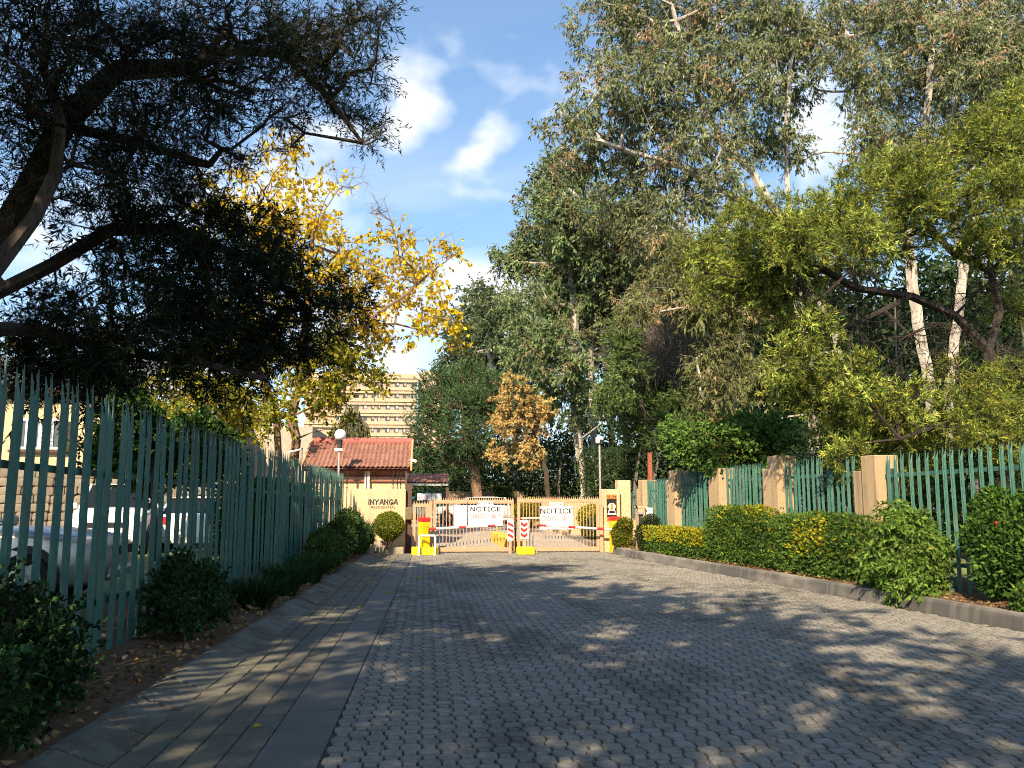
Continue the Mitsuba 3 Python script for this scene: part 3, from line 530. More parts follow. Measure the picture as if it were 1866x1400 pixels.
ii, jj, px, py, lo = ii[ok], jj[ok], px[ok], py[ok], lo[ok]
dz = rng.normal(0, 0.0018, len(px)) + 0.006 * (meshkit.fbm(np.stack([px * 0.7, py * 0.7, px * 0], -1), 3, 5) - 0.5)
tx_, ty_ = rng.normal(0, 0.011, len(px)), rng.normal(0, 0.011, len(px))
seen = (py > 4.9) & (px > -0.7) & (px < 0.78 * py - 0.2) & (py > 0.15 * px + 4.9)
single = np.zeros(len(px), bool); single[np.nonzero(seen)[0][np.argsort(np.hypot(px, py)[seen])[:300]]] = True
wob = rng.normal(0, 0.0022, (len(px), 2)); turn = rng.normal(0, 0.018, len(px))
plyO, plyS = mikit.ply(OCT, 'mat_paver'), mikit.ply(SQU, 'mat_paver')
for k in np.nonzero(single)[0]:
    even = (ii[k] + jj[k]) % 2 == 0
    if px[k] - lo[k] < strip_r(py[k]) + .006:  # cut to the edge of the concrete strip
        cv_ = (OCT if even else SQU)[0] + [px[k], py[k], dz[k]]; cv_[:, 0] = np.maximum(cv_[:, 0], strip_r(cv_[:, 1]) + .004); put('paver', (cv_, (OCT if even else SQU)[1]), 'mat_paver', road); continue
    put('paver', plyO if even else plyS, None, road, to=T().translate([px[k] + wob[k, 0], py[k] + wob[k, 1], dz[k]]).rotate([0, 0, 1], math.degrees(turn[k])).rotate([1, 0, 0], math.degrees(tx_[k])).rotate([0, 1, 0], math.degrees(ty_[k])))
field = MB()
for M_, par_ in ((OCT, 0), (SQU, 1)):
    k = np.nonzero(~single & ((ii + jj) % 2 == par_))[0]; bv, bf = M_
    x = bv[None, :, 0] * np.cos(turn[k])[:, None] - bv[None, :, 1] * np.sin(turn[k])[:, None]; y = bv[None, :, 0] * np.sin(turn[k])[:, None] + bv[None, :, 1] * np.cos(turn[k])[:, None]
    vv = np.stack([x + (px[k] + wob[k, 0])[:, None], y + (py[k] + wob[k, 1])[:, None], bv[None, :, 2] + dz[k][:, None] + bv[None, :, 0] * ty_[k][:, None] + bv[None, :, 1] * tx_[k][:, None]], -1)
    vv[..., 0] = np.maximum(vv[..., 0], strip_r(vv[..., 1]) + .004)
    field.add(vv.reshape(-1, 3), (bf[None] + (np.arange(len(k)) * len(bv))[:, None, None]).reshape(-1, 3))
put('paver_field', field.mesh(), 'mat_paver', road, kind='stuff')

# concrete strip between the road and the apron
ys = np.linspace(-8, 24.6, 37)
strip = thing('channel_strip', 'smooth dark concrete strip along the left edge of the road', 'x'); labels[strip] = {'label': labels[strip]['label'], 'kind': 'structure'}
for i in range(36):
    y0, y1 = ys[i] + 0.003, ys[i + 1] - 0.003
    vv = np.array([[strip_l(y0) + .005, y0, 0], [strip_r(y0) - .006, y0, 0], [strip_r(y1) - .006, y1, 0], [strip_l(y1) + .005, y1, 0]]); vv[:, 2] = 0.006 + rng.normal(0, .0015) + np.array([0, 1, 1, 0]) * rng.normal(0, .002)
    lowv = vv - [0, 0, 0.05]; m = (np.vstack([vv, lowv]), np.array([[0, 1, 2, 3], [0, 4, 5, 1], [1, 5, 6, 2], [2, 6, 7, 3], [3, 7, 4, 0]]))
    put('slab', m, 'mat_strip', strip)

# paved apron on the left, laid in five long courses
v = np.array([[a_, y, -0.014] for y in (-8, 24.6) for a_ in (kerb_l(y) - 0.1, strip_l(y))]); apron = struct('pavement', (v, np.array([[0, 1, 3, 2]])), 'mat_joint', 'brick apron between the left kerb and the concrete strip')
br = []
for c in range(6):
    for k in range(-38, 118):
        y = (k + 0.5 * (c % 2)) * 0.207; x1 = strip_l(y) - 0.008 - c * 0.2; x0 = x1 - 0.188
        if x1 < kerb_l(y) - 0.02 or y > 24.4: continue
        br.append((max(x0, kerb_l(y) - 0.04), x1, y, c))
br = np.array(br); vis = np.nonzero((br[:, 2] > 4.6) & (br[:, 1] > -0.42 * br[:, 2] - 0.2))[0]; near = set(vis[np.argsort(br[vis, 2])[:300]])
rest = MB()
for i, (x0, x1, y, c) in enumerate(br):
    h = rng.normal(0, 0.0025); bv, bf = boxm(x0, x1, y + 0.002, y + 0.205, -0.05, h, c=0.006); bv = bv + np.c_[np.zeros(len(bv)), np.zeros(len(bv)), (bv[:, 0] - x0) * rng.normal(0, .012)]
    if i in near: put('brick', (bv, bf), 'mat_apron', apron)
    else: rest.add(bv, bf)
put('brick_field', rest.mesh(), 'mat_apron', apron, kind='stuff')

# mountable kerb on the left
kl = thing('left_kerb', 'sloping concrete kerb stones edging the left garden bed', 'x'); labels[kl] = {'label': labels[kl]['label'], 'kind': 'structure'}
for k in range(-24, 75):
    y0, y1 = k * 0.33 + 0.004, (k + 1) * 0.33 - 0.004; prof = [(0.02, -0.06), (0.02, 0.006), (-0.02, 0.018), (-0.235, 0.105), (-0.29, 0.108), (-0.29, -0.06)]
    h = rng.normal(0, .004); vv = np.array([[kerb_l(y) + p0 + rng.normal(0, .002), y, p1 + h] for y in (y0, y1) for p0, p1 in prof]); n = len(prof)
    ff = [[i, (i + 1) % n, n + (i + 1) % n, n + i] for i in range(n)] + [[0, 1, 2, 3], [0, 3, 4, 5], [n, n + 3, n + 2, n + 1], [n, n + 5, n + 4, n + 3]]
    put('kerb_stone', (vv, np.array(ff)), 'mat_kerb_left', kl)

# upright kerb on the right
kr = thing('right_kerb', 'soot stained upright concrete kerb along the hedge on the right', 'x'); labels[kr] = {'label': labels[kr]['label'], 'kind': 'structure'}
L_ = np.arange(-8, 25.2, 0.98)
for y0, y1 in zip(L_[:-1], L_[1:]):
    h = 0.185 + rng.normal(0, .004); sh = rng.normal(0, .005); prof = [(-0.0, -0.08), (0.012, 0.02), (0.035, h - 0.03), (0.06, h), (0.16, h + 0.002), (0.16, -0.08)]
    vv = np.array([[kerb_r(y) + p0 + sh, y, p1] for y in (y0 + .006, y1 - .006) for p0, p1 in prof]); n = 6
    ff = [[i, (i + 1) % n, n + (i + 1) % n, n + i] for i in range(n)] + [[0, 1, 2, 3], [0, 3, 4, 5], [n, n + 3, n + 2, n + 1], [n, n + 5, n + 4, n + 3]]
    put('kerb_stone', (vv, np.array(ff)), 'mat_kerb', kr, label=None)
# garden beds
def bed(x0f, x1f, z0, z1f, ys, seed, name, label):
    t = np.linspace(0, 1, 14); X = np.array([[x0f(y) + (x1f(y) - x0f(y)) * s for s in t] for y in ys]); Z = np.array([[z0 + (z1f(y) - z0) * s for s in t] for y in ys])
    Yv = np.repeat(np.asarray(ys)[:, None], 14, 1); Z = Z + 0.06 * (meshkit.fbm(np.stack([X * 3, Yv * 3, X * 0], -1), 3, seed) - 0.5) * np.clip(t * 6, 0, 1)
    v = np.stack([X, Yv, Z], -1).reshape(-1, 3); j, i = np.meshgrid(np.arange(len(ys) - 1), np.arange(13), indexing='ij'); a_ = (j * 14 + i).ravel()
    return struct(name, (v, np.stack([a_, a_ + 1, a_ + 15, a_ + 14], 1)), 'mat_soil', label, smooth=True)
bed(lambda y: kerb_l(y) - 0.28, lambda y: kerb_l(y) - 2.4, 0.095, lambda y: 0.20, np.linspace(-6, 25, 70), 3, 'left_garden_bed', 'bare brown soil bed below the left fence')
bed(lambda y: kerb_r(y) + 0.15, lambda y: max(9.3 - 0.1 * y, kerb_r(y) + .9), 0.165, lambda y: 0.44 - 0.01 * max(y, 0), np.linspace(-6, 25, 70), 4, 'right_garden_bed', 'leaf strewn soil bed behind the right kerb')
# driveway inside the gate
ys = np.linspace(25.9, 70, 30); drv = lambda x, y: -0.03 + np.clip(y - 25.5, 0, 40) * 0.0125 + np.clip(y - 65.5, 0, 400) * 0.025
struct('inner_driveway', sheet(np.linspace(-7, 9, 6), ys, drv), 'mat_drive', 'pale driveway and parking court behind the gate', smooth=True)
ik = thing('inner_kerb', 'pale kerb along the driveway behind the right gate', 'x'); labels[ik] = {'label': labels[ik]['label'], 'kind': 'structure'}
for y0 in np.arange(26, 50, 1.0):
    x0 = 5.35 + (y0 - 26) * 0.036; z = float(drv(0, y0)); put('kerb_stone', boxm(x0, x0 + 0.15, y0 + .005, y0 + .995, z - .1, z + .17, c=.02), 'mat_kerb', ik)
bed2 = sheet(np.linspace(5.5, 9, 4) , np.linspace(26, 50, 12), lambda x, y: drv(x, y) + 0.15)
bed2[0][:, 0] += (bed2[0][:, 1] - 26) * 0.036
struct('inner_garden_bed', bed2, 'mat_soil', 'planted bed beside the driveway behind the gate', smooth=True)

# ================================================================ fences, walls, gate
def pale_mesh(w, z0, z1, th=0.006, tipz=0.28):
    """A pressed W-section pale with a splayed, pointed top; width along y, pressing along -x."""
    yy = np.array([-.5, -.2, 0, .2, .5]) * w; xx = np.array([0, .02, .004, .02, 0])
    rows = [np.c_[xx, yy, np.full(5, z0)], np.c_[xx, yy, np.full(5, z1 - tipz)]]
    tips = np.array([[-.02, -.30 * w, z1 - .03], [.012, 0, z1], [-.02, .30 * w, z1 - .03]]); sh = rows[1]
    v = np.vstack([rows[0], rows[1], tips]); f = [[i, i + 1, 6 + i] for i in range(4)] + [[i, 6 + i, 5 + i] for i in range(4)] + [[5, 6, 10], [6, 7, 11], [7, 8, 11], [8, 9, 12]]
    v2 = v + [th, 0, 0]; n = len(v); f = np.array(f)
    side = [[0, 5, 5 + n, n], [4, 4 + n, 9 + n, 9], [5, 10, 10 + n, 5 + n], [6, 6 + n, 10 + n, 10], [6, 11, 11 + n, 6 + n], [8, 8 + n, 11 + n, 11], [8, 12, 12 + n, 8 + n], [9, 9 + n, 12 + n, 12]]
    side = np.array(side); side = np.vstack([side[:, :3], side[:, [0, 2, 3]]])
    return np.vstack([v, v2]), np.vstack([f, f[:, ::-1] + n, side])
fx = lambda y: -3.17 + 0.033 * y
LF = thing('palisade_fence', 'tall dark green palisade fence in the shade along the left side', 'fence')
pal_l = mikit.ply(pale_mesh(0.135, -0.45, 2.5), 'mat_fence_green')
y = 2.2; rr = np.random.default_rng(3)
while y < 25.0:
    drop = -0.0125 * (y - 6)
    put('pale', pal_l, None, LF, to=T().translate([fx(y) + rr.normal(0, .006), y, drop + rr.normal(0, .012) + 0.0]).rotate([0, 0, 1], rr.normal(-1.9, 2.0)).rotate([0, 1, 0], rr.normal(0, .4)).rotate([1, 0, 0], rr.normal(0, .35)))
    y += 0.25
posts = [2.9, 5.55, 8.25, 11.05, 13.85, 16.65, 19.45, 22.25, 24.95]
for y in posts:
    dz_ = -0.0125 * (y - 6); m = MB()
    m.box(fx(y) - .10, fx(y) - .09, y - .05, y + .05, -.3, 2.15 + dz_); m.box(fx(y) - .04, fx(y) - .03, y - .05, y + .05, -.3, 2.15 + dz_); m.box(fx(y) - .0895, fx(y) - .0405, y - .005, y + .005, -.3, 2.15 + dz_)
    put('post', m.mesh(), 'mat_fence_green', LF)
for z in (1.76, 0.62):
    for a, b in zip(posts[:-1], posts[1:]):
        m = MB(); q = [(fx(a) - .022, a + .05), (fx(b) - .022, b - .05)]
        vv = np.array([[x - dx, y, z + dzz - 0.0125 * (y - 6)] for (x, y) in q for dx, dzz in ((0, -.025), (0, .03), (.005, .03), (.005, -.019), (.05, -.019), (.05, -.025))]); n = 6
        put('rail', (vv, np.array([[i, (i + 1) % n, n + (i + 1) % n, n + i] for i in range(n)])), 'mat_fence_green', LF)

# right boundary: plastered pillars with fence panels between them
rx = lambda y: 8.6 - 0.1 * y; RA = math.atan(0.1)
def pillar(name, y, z1, w, lab, slab=True):
    k = thing(name, lab, 'pillar', None); x = rx(y); g = GROUND_AT(x, y) - .2
    put('shaft', boxm(x - .14, x + w - .14, y - .19, y + .19, g, z1, RA, .012), 'mat_tan_wall', k, smooth=30)
    if slab: put('buttress', boxm(x - .115, x + .17, y + .1955, y + .52, g, z1 - .24, RA, .012), 'mat_tan_wall', k, smooth=30)
    return k
pillar('boundary_pillar', 13.2, 2.22, .42, 'broad plastered pillar nearest the camera, half under wattle foliage')
pillar('boundary_pillar', 16.3, 2.37, .42, 'tall plastered pillar behind the golden hedge, second from the right')
pillar('boundary_pillar', 18.9, 2.22, .40, 'plastered pillar behind the tall clipped hedge, third from the right')
pillar('boundary_pillar', 21.5, 2.26, .40, 'plastered pillar beside the low golden hedge, fourth from the right')
pillar('boundary_pillar', 23.8, 2.07, .42, 'plastered pillar right behind the vertical lettered board')
pal_r = mikit.ply(pale_mesh(0.075, 0.0, 2.05, tipz=.16), 'mat_fence_green')
spans = [(4.5, 12.98, 0.181, 2.27, 'teal green palisade fence panel nearest the camera on the right'), (13.75, 16.05, .158, 2.28, 'green palisade panel between the nearest two pillars'),
         (16.85, 18.66, .150, 2.28, 'green palisade panel between the second and third pillar'), (19.45, 21.26, .150, 2.22, 'green palisade panel between the third and fourth pillar'), (22.05, 23.55, .145, 2.1, 'green palisade panel left of the fourth pillar')]
for y0, y1, dy, top, lab in spans:
    k = thing('palisade_fence', lab, 'fence'); y = y0 + .05
    while y < y1:
        zt = top - (0.012 * (y - 9.5) if y0 < 10 else 0)
        put('pale', pal_r, None, k, to=T().translate([rx(y) + rr.normal(0, .005), y, zt - 2.05 + rr.normal(0, .008)]).rotate([0, 0, 1], math.degrees(RA) + 180 + rr.normal(0, 2)).rotate([1, 0, 0], rr.normal(0, .35))); y += dy
    for z in (top - .34, .62):
        vv = [[rx(q) + dx, q, z + dzz - (0.012 * (q - 9.5) if y0 < 10 else 0)] for q in (y0, y1) for dx, dzz in ((.012, -.03), (.012, .03), (.018, .03), (.018, -.022), (.06, -.022), (.06, -.03))]
        put('rail', (np.array(vv), np.array([[i, (i + 1) % 6, 6 + (i + 1) % 6, 6 + i] for i in range(6)])), 'mat_fence_green', k)
    if y0 < 10:
        for q in (7.0, 9.9, 12.9): put('post', boxm(rx(q) + .07, rx(q) + .14, q - .05, q + .05, .1, 2.0), 'mat_fence_green', k)

# gate pillars on the right with the security sign
gp = thing('gate_pillar', 'cream gate pillar carrying the orange and black security sign', 'pillar')
put('shaft', boxm(5.24, 5.78, 25.05, 25.5, -.1, 1.83, 0, .012), 'mat_cream', gp, smooth=30)
gp2 = thing('gate_pillar', 'tall cream pillar between the security sign and the arched wicket', 'pillar')
put('shaft', boxm(5.795, 6.17, 25.3, 25.75, -.1, 2.1, 0, .012), 'mat_cream', gp2, smooth=30)
gp3 = thing('low_wall', 'low cream wall under the arched wicket panel', 'wall')
put('body', boxm(6.175, 6.6, 25.0, 25.2, -.1, .95), 'mat_cream', gp3); put('end_pier', boxm(6.42, 6.72, 24.6, 24.9, -.1, 1.95, 0, .012), 'mat_cream', gp3, smooth=30)
wk = thing('wicket_fence', 'small arched teal railing panel above the low cream wall', 'fence')
for i in range(9):
    x = 6.12 + i * .052; put('bar', tube([(x, 24.95, .96), (x, 24.95, 1.72 + .12 * math.sin(math.pi * i / 8))], .011, 6), 'mat_fence_green', wk)
for z in (1.02, 1.66, 1.35): put('rail', boxm(6.09, 6.56, 24.93, 24.938, z - .015, z + .015), 'mat_fence_green', wk)
put('hoop', tube([(6.12 + .42 * t, 24.945, 1.72 + .17 * math.sin(math.pi * t)) for t in np.linspace(0, 1, 12)], .012, 6), 'mat_fence_green', wk)

sg = thing('security_sign', 'orange and black security sign with a round emblem on the gate pillar', 'sign'); sy = 25.046
put('board', boxm(5.37, 5.68, sy - .012, sy, .88, 1.67), 'mat_orange', sg); put('black_field', boxm(5.378, 5.672, sy - .0155, sy - .0125, 1.0, 1.55), 'mat_black', sg)
from shapely.geometry import Point, Polygon
def flat(shape, y, th=.003):
    m = MB()
    for g in getattr(shape, 'geoms', [shape]):
        t = trimesh.creation.extrude_polygon(g, th, engine='earcut'); q = np.array(t.vertices); m.add(np.stack([q[:, 0], y - q[:, 2], q[:, 1]], 1), np.array(t.faces))
    return m.mesh()
c0 = Point(5.525, 1.30); hood = c0.buffer(.122).difference(c0.buffer(.105)).union(c0.buffer(.092).difference(c0.buffer(.075))).intersection(Polygon([(5.3, 1.27), (5.8, 1.27), (5.8, 1.6), (5.3, 1.6)]))
put('emblem_arcs', flat(hood, sy - .016), 'mat_sign_white', sg)
put('emblem_triangle', flat(Polygon([(5.39, 1.08), (5.66, 1.08), (5.57, 1.36), (5.48, 1.36)]).difference(Polygon([(5.44, 1.12), (5.61, 1.12), (5.58, 1.2), (5.47, 1.2)])), sy - .0165), 'mat_sign_white', sg)
put('emblem_figure', flat(Point(5.525, 1.37).buffer(.03).union(Polygon([(5.47, 1.22), (5.58, 1.22), (5.555, 1.34), (5.495, 1.34)])), sy - .020), 'mat_orange', sg)
put('emblem_bar', flat(Polygon([(5.42, 1.135), (5.63, 1.135), (5.62, 1.18), (5.43, 1.18)]), sy - .020), 'mat_black', sg)
def marks(x0, x1, z, h, y, m, parent, seed, gap=.35, name='small_print'):
    """Print too small to read in the photograph: a row of short strokes."""
    r = np.random.default_rng(seed); x = x0; mb = MB()
    while x < x1:
        w = h * r.uniform(.35, .8)
        if r.random() > gap * .5: mb.box(x, min(x + w, x1), y - .002, y, z + h * r.uniform(0, .1), z + h * r.uniform(.7, 1))
        x += w + h * .22
    return put(name, mb.mesh(), m, parent)
marks(5.395, 5.655, 1.575, .07, sy - .0125, 'mat_dark_brown', sg, 1, .1); marks(5.395, 5.655, .905, .07, sy - .0125, 'mat_dark_brown', sg, 2, .1)

# name wall on the left
nw = thing('name_wall', 'cream entrance wall with dark raised lettering left of the gate', 'wall')
put('wall', boxm(-2.14, -.545, 25.25, 25.7, -.1, 1.83, 0, .014), 'mat_cream', nw, smooth=30)
# the name in cut letters, the lower line lighter
ny = 25.245
def strokes(parent, name, glyphs, x, z, h, w, m):
    mb = MB()
    for g in glyphs:
        for pts in g:
            q = [(x + a_ * h * .8, ny - .006, z + b_ * h) for a_, b_ in pts]
            for (xa, ya, za), (xb, yb, zb) in zip(q[:-1], q[1:]):
                dx, dz2 = xb - xa, zb - za; l = math.hypot(dx, dz2); nx, nz = -dz2 / l * w, dx / l * w; ex, ez = dx / l * w * .7, dz2 / l * w * .7
                poly = np.array([(xa - ex + nx, za - ez + nz), (xa - ex - nx, za - ez - nz), (xb + ex - nx, zb + ez - nz), (xb + ex + nx, zb + ez + nz)])
                vv = np.array([[p0, ny - d, p1] for d in (.012, .0) for p0, p1 in poly]); mb.add(vv, [[0, 1, 2, 3], [0, 4, 5, 1], [1, 5, 6, 2], [2, 6, 7, 3], [3, 7, 4, 0]])
        x += h * (.98 if len(g) > 1 else .38)
    put(name, mb.mesh(), m, parent)
Ig = [[(.1, 0), (.1, 1)]]; Ng = [[(.05, 0), (.05, 1)], [(.05, 1), (.85, .05)], [(.85, .0), (.85, 1)]]; Yg = [[(0, 1), (.45, .5)], [(.95, 1), (.45, .5), (.35, 0)]]
Ag = [[(0, 0), (.5, 1), (.62, 1), (1.0, 0)], [(.3, .33), (.85, .33)]]; Gg = [[(.95, .8), (.6, 1), (.25, .85), (.08, .5), (.25, .12), (.6, 0), (.95, .2)], [(.6, .35), (1.02, .35), (1.0, .05)]]
strokes(nw, 'name_letters', [Ig, Ng, Yg, Ag, Ng, Gg, Ag], -1.62, 1.385, .138, .014, 'mat_ink')
text('RESIDENTIAL', .078, -1.19, 25.246, 1.262, 'mat_dark_brown', nw, 'small_letters', depth=.008)
pl = thing('stone_planter', 'low weathered stone planter under the clipped round bush', 'planter')
for i in range(4): put('stone', boxm(-1.52 + i * .24, -1.52 + i * .24 + .232, 24.55 + rr.normal(0, .01), 24.75, -.05, .2 + rr.normal(0, .012), rr.normal(0, .03), .02), 'mat_planter', pl)
put('rock', (lambda s: (np.array(s.vertices) * [.26, .2, .17] * (1 + .25 * (meshkit.noise(np.array(s.vertices) * 2, 3)[:, None] - .5)) + [-1.15, 24.95, .2], s.faces))(trimesh.creation.icosphere(2)), 'mat_planter', pl, smooth=True)
put('rock', (lambda s: (np.array(s.vertices) * [.22, .17, .13] * (1 + .25 * (meshkit.noise(np.array(s.vertices) * 2, 8)[:, None] - .5)) + [-1.62, 24.9, .12], s.faces))(trimesh.creation.icosphere(2)), 'mat_planter', pl, smooth=True)
gr = thing('drain_grate', 'dark drain opening at the foot of the stone planter', 'drain')
put('frame', boxm(-1.86, -1.30, 24.1, 24.4, -.02, .10, -.05), 'mat_black', gr); 
for i in range(5): put('bar', boxm(-1.84 + i * .11, -1.81 + i * .11, 24.08, 24.097, .0, .09), 'mat_metal_dark', gr)
bp = thing('gate_post_wall', 'shaded gate wall end, its shade painted as dark brown, beside the yellow barrier machine', 'wall'); put('pier', boxm(-.54, -.375, 25.42, 25.9, -.05, 1.98), 'mat_dark_brown', bp); put('buttress', prism([(25.2, .95), (25.415, .95), (25.415, 1.3), (25.0, 1.3)], -.535, -.36, 'x'), 'mat_brown_wall', bp)  # stands for the shaded wall side; the shade is painted in as dark brown

# sliding gates
def gate(lab, x0, x1, y, z1, nbar, signs):
    k = thing('barred_gate', lab, 'gate'); fr = MB()
    put('frame', (fr.box(x0, x1, y - .03, y + .03, z1 - .10, z1, c=.006).box(x0, x1, y - .03, y + .03, .03, .15, c=.006).box(x0, x0 + .085, y - .028, y + .028, .152, z1 - .102).box(x1 - .085, x1, y - .028, y + .028, .152, z1 - .102)).mesh(), 'mat_peach', k)
    xs = np.linspace(x0 + .085, x1 - .085, nbar + 2)[1:-1]; bar = mikit.ply(tube([(0, 0, .152), (0, 0, z1 - .102)], .0125, 6), 'mat_peach')
    for x in xs: put('bar', bar, None, k, to=T().translate([x, y, 0]))
    sp = mikit.ply((np.array([[-.02, 0, 0], [.02, 0, 0], [.02, .01, 0], [-.02, .01, 0], [0, .005, .085]]), np.array([[0, 1, 4], [1, 2, 4], [2, 3, 4], [3, 0, 4]])), 'mat_peach')
    for x in np.linspace(x0 + .03, x1 - .03, nbar * 2 - 6 if nbar > 8 else nbar + 1): put('spike', sp, None, k, to=T().translate([x, y, z1 + .001]))
    return k
gate('left leaf of the barred gate, hung with two white boards', .26, 2.60, 25.0, 1.50, 21, 2)
gate('right leaf of the barred gate, hung with a single notice board', 2.70, 5.13, 25.0, 1.53, 23, 1)
gate('narrow fixed barred panel behind the left barrier machine', -.33, .12, 25.1, 1.40, 5, 0)
gpz = thing('gate_post', 'square peach steel post at the hinge side of the left gate leaf', 'post'); put('post', boxm(.125, .235, 25.04, 25.15, -.05, 1.47, 0, .008), 'mat_peach', gpz); put('cap', boxm(.118, .242, 25.033, 25.157, 1.472, 1.49), 'mat_peach', gpz)
gpz = thing('gate_post', 'square peach steel post at the right end of the gate', 'post'); put('post', boxm(5.135, 5.235, 24.9, 25.0, -.05, 1.35, 0, .008), 'mat_peach', gpz); put('cap', boxm(5.128, 5.242, 24.893, 25.007, 1.352, 1.37), 'mat_peach', gpz)
gpz = thing('gate_post', 'short dark steel post where the two gate leaves meet', 'post'); put('post', boxm(2.63, 2.67, 25.0, 25.05, -.05, 1.0), 'mat_metal_dark', gpz); put('foot_plate', boxm(2.60, 2.70, 24.97, 25.08, -.005, .012), 'mat_metal_dark', gpz)

def icons(k, xs, z, r, y):
    for i, x in enumerate(xs):
        c = Point(x, z); put('prohibition_ring', flat(c.buffer(r, 10).difference(c.buffer(r * .74, 10)), y), 'mat_red_ink' if i not in (3, 5) else 'mat_grey_ink', k)
        if i in (1, 2, 4): put('slash', flat(Polygon([(x - r * .68, z + r * .62), (x - r * .62, z + r * .68), (x + r * .68, z - r * .62), (x + r * .62, z - r * .68)]), y - .001), 'mat_red_ink', k)
        g = {1: [(-.5, -.3, .1, .1), (-.3, .0, .25, .2)], 2: [(-.5, .0, .1, .25), (.1, -.4, .35, -.1)], 3: [(-.45, -.1, -.05, .35), (.1, -.1, .45, .35)], 4: [(-.15, .05, .2, .45), (-.45, -.5, .45, -.05)], 5: [(-.2, .1, .35, .45), (.1, -.1, .4, .1)]}.get(i)
        if g:
            mb = MB()
            for a_, b_, c_, d2 in g: mb.box(x + a_ * r, x + c_ * r, y - .0045, y - .0015, z + b_ * r, z + d2 * r)
            put('pictogram', mb.mesh(), 'mat_grey_ink' if i != 4 else 'mat_red_ink', k)
def notice(lab, x0, x1, z0, z1, y, header, seed):
    k = thing('notice_board', lab, 'sign'); w = x1 - x0; xc = (x0 + x1) / 2; H = z1 - z0
    put('board', boxm(x0, x1, y - .012, y, z0, z1), 'mat_sign_white', k); yy = y - .0125
    text('NOTICE', .135 * H / .63, xc, yy, z1 - .305 * H, 'mat_ink', k, 'headline', bold=True, wide=1.32)
    put('underline', boxm(xc - .25 * w, xc + .25 * w, yy - .003, yy, z1 - .345 * H, z1 - .33 * H), 'mat_grey_ink', k)
    icons(k, [x0 + w * (.10 + .16 * i) for i in range(6)], z1 - .53 * H, .068 * w, yy)
    for s, xx in ((1, x0 + .06 * w), (2, x1 - .17 * w)):
        put('corner_line', boxm(xx, xx + .11 * w, yy - .002, yy, z1 - .115 * H, z1 - .10 * H), 'mat_grey_ink', k); marks(xx + .03 * w, xx + .09 * w, z1 - .2 * H, .05 * H, yy, 'mat_grey_ink', k, seed + s)
    for i, zz in enumerate((.80, .86, .92)): marks(x0 + .12 * w, x1 - (.12 + .1 * i) * w, z1 - zz * H, .025 * H, yy, 'mat_blind', k, seed + 5 + i, .9)
    h = thing('header_plate', f'small white plate reading {header} on top of the {"left" if seed < 50 else "right"} notice board', 'sign')
    put('plate', boxm(xc - .23 * w, xc + .23 * w, y - .010, y, z1 + .003, z1 + .115), 'mat_sign_white', h); text(header, .066, xc, y - .0105, z1 + .024, 'mat_ink', h, 'words', bold=True)
notice('white notice board with black headline and red icons on the left gate leaf', 1.27, 2.27, .76, 1.36, 24.962, 'RESIDENTS', 20)
notice('white notice board with black headline and red icons on the right gate leaf', 3.38, 4.34, .66, 1.32, 24.962, 'VISITORS', 60)
bb = thing('blank_board', 'plain white board hanging left of the notice on the left gate leaf', 'sign'); put('board', boxm(.86, 1.235, 24.95, 24.962, .76, 1.355), 'mat_sign_white', bb); marks(1.0, 1.15, 1.30, .02, 24.9495, 'mat_blind', bb, 9)
put('edge_strip', boxm(1.236, 1.262, 24.95, 24.962, .77, 1.45), 'mat_metal_dark', bb)

# barrier machines and booms
def hexbox(x, y, w, z0, z1, rot):
    p = [(math.cos(a_), math.sin(a_)) for a_ in (math.pi / 4 + np.arange(4) * math.pi / 2)]; ca = w / math.sqrt(2)
    return prism([(x + ca * (c * math.cos(rot) - s * math.sin(rot)), y + ca * (c * math.sin(rot) + s * math.cos(rot))) for c, s in p], z0, z1, 'z')
def barrier(lab, x, y, w, h, rot, foot):
    k = thing('barrier_machine', lab, 'barrier'); put('cabinet', hexbox(x, y, w, .18 if foot else 0, h - .12, rot), 'mat_yellow', k); put('cap', hexbox(x, y, w * 1.06, h - .118, h, rot), 'mat_red', k)
    put('nameplate', boxm(x - .10, x + .10, y - w * .56, y - w * .54, h - .24, h - .22), 'mat_yellow_old', k)
    if foot:
        put('base', boxm(x - .34, x + .40, y - .26, y + .26, -.02, .2, 0, .015), 'mat_yellow', k)
        put('door_lock', boxm(x + w * .5, x + w * .5 + .03, y - .2, y - .1, .55, .7), 'mat_black', k)
    return k
b1 = barrier('yellow boom barrier machine with a red cap left of the gate', 0.0, 24.35, .24, 1.02, math.radians(33), True)
b2 = barrier('yellow boom barrier machine with a red cap right of the gate', 5.53, 24.7, .25, 1.03, math.radians(6), False)
def boom(lab, p, q, r, bands, cat='boom'):
    k = thing('boom_pole', lab, cat); p, q = np.array(p, float), np.array(q, float); n = 5
    ts = np.linspace(0, 1, 2 * n + 1); L = np.linalg.norm(q - p)
    for i in range(2 * n):
        a_, b_ = p + (q - p) * ts[i], p + (q - p) * ts[i + 1]
        put('red_band' if i % 2 == bands else 'white_band', tube([a_, b_ - (q - p) / L * .001], r, 8), 'mat_red' if (i % 4 == bands) else 'mat_white', k, smooth=50)
    return k
boom('striped boom pole rising slightly from the left barrier machine', (.13, 24.28, .70), (2.22, 24.45, .80), .034, 0)
boom('striped boom pole of the right barrier machine across the notice board', (5.40, 24.62, .66), (3.28, 24.5, .79), .034, 1)
boom('far striped boom pole behind the gate', (1.6, 29.0, .84), (4.4, 29.0, .92), .03, 1)
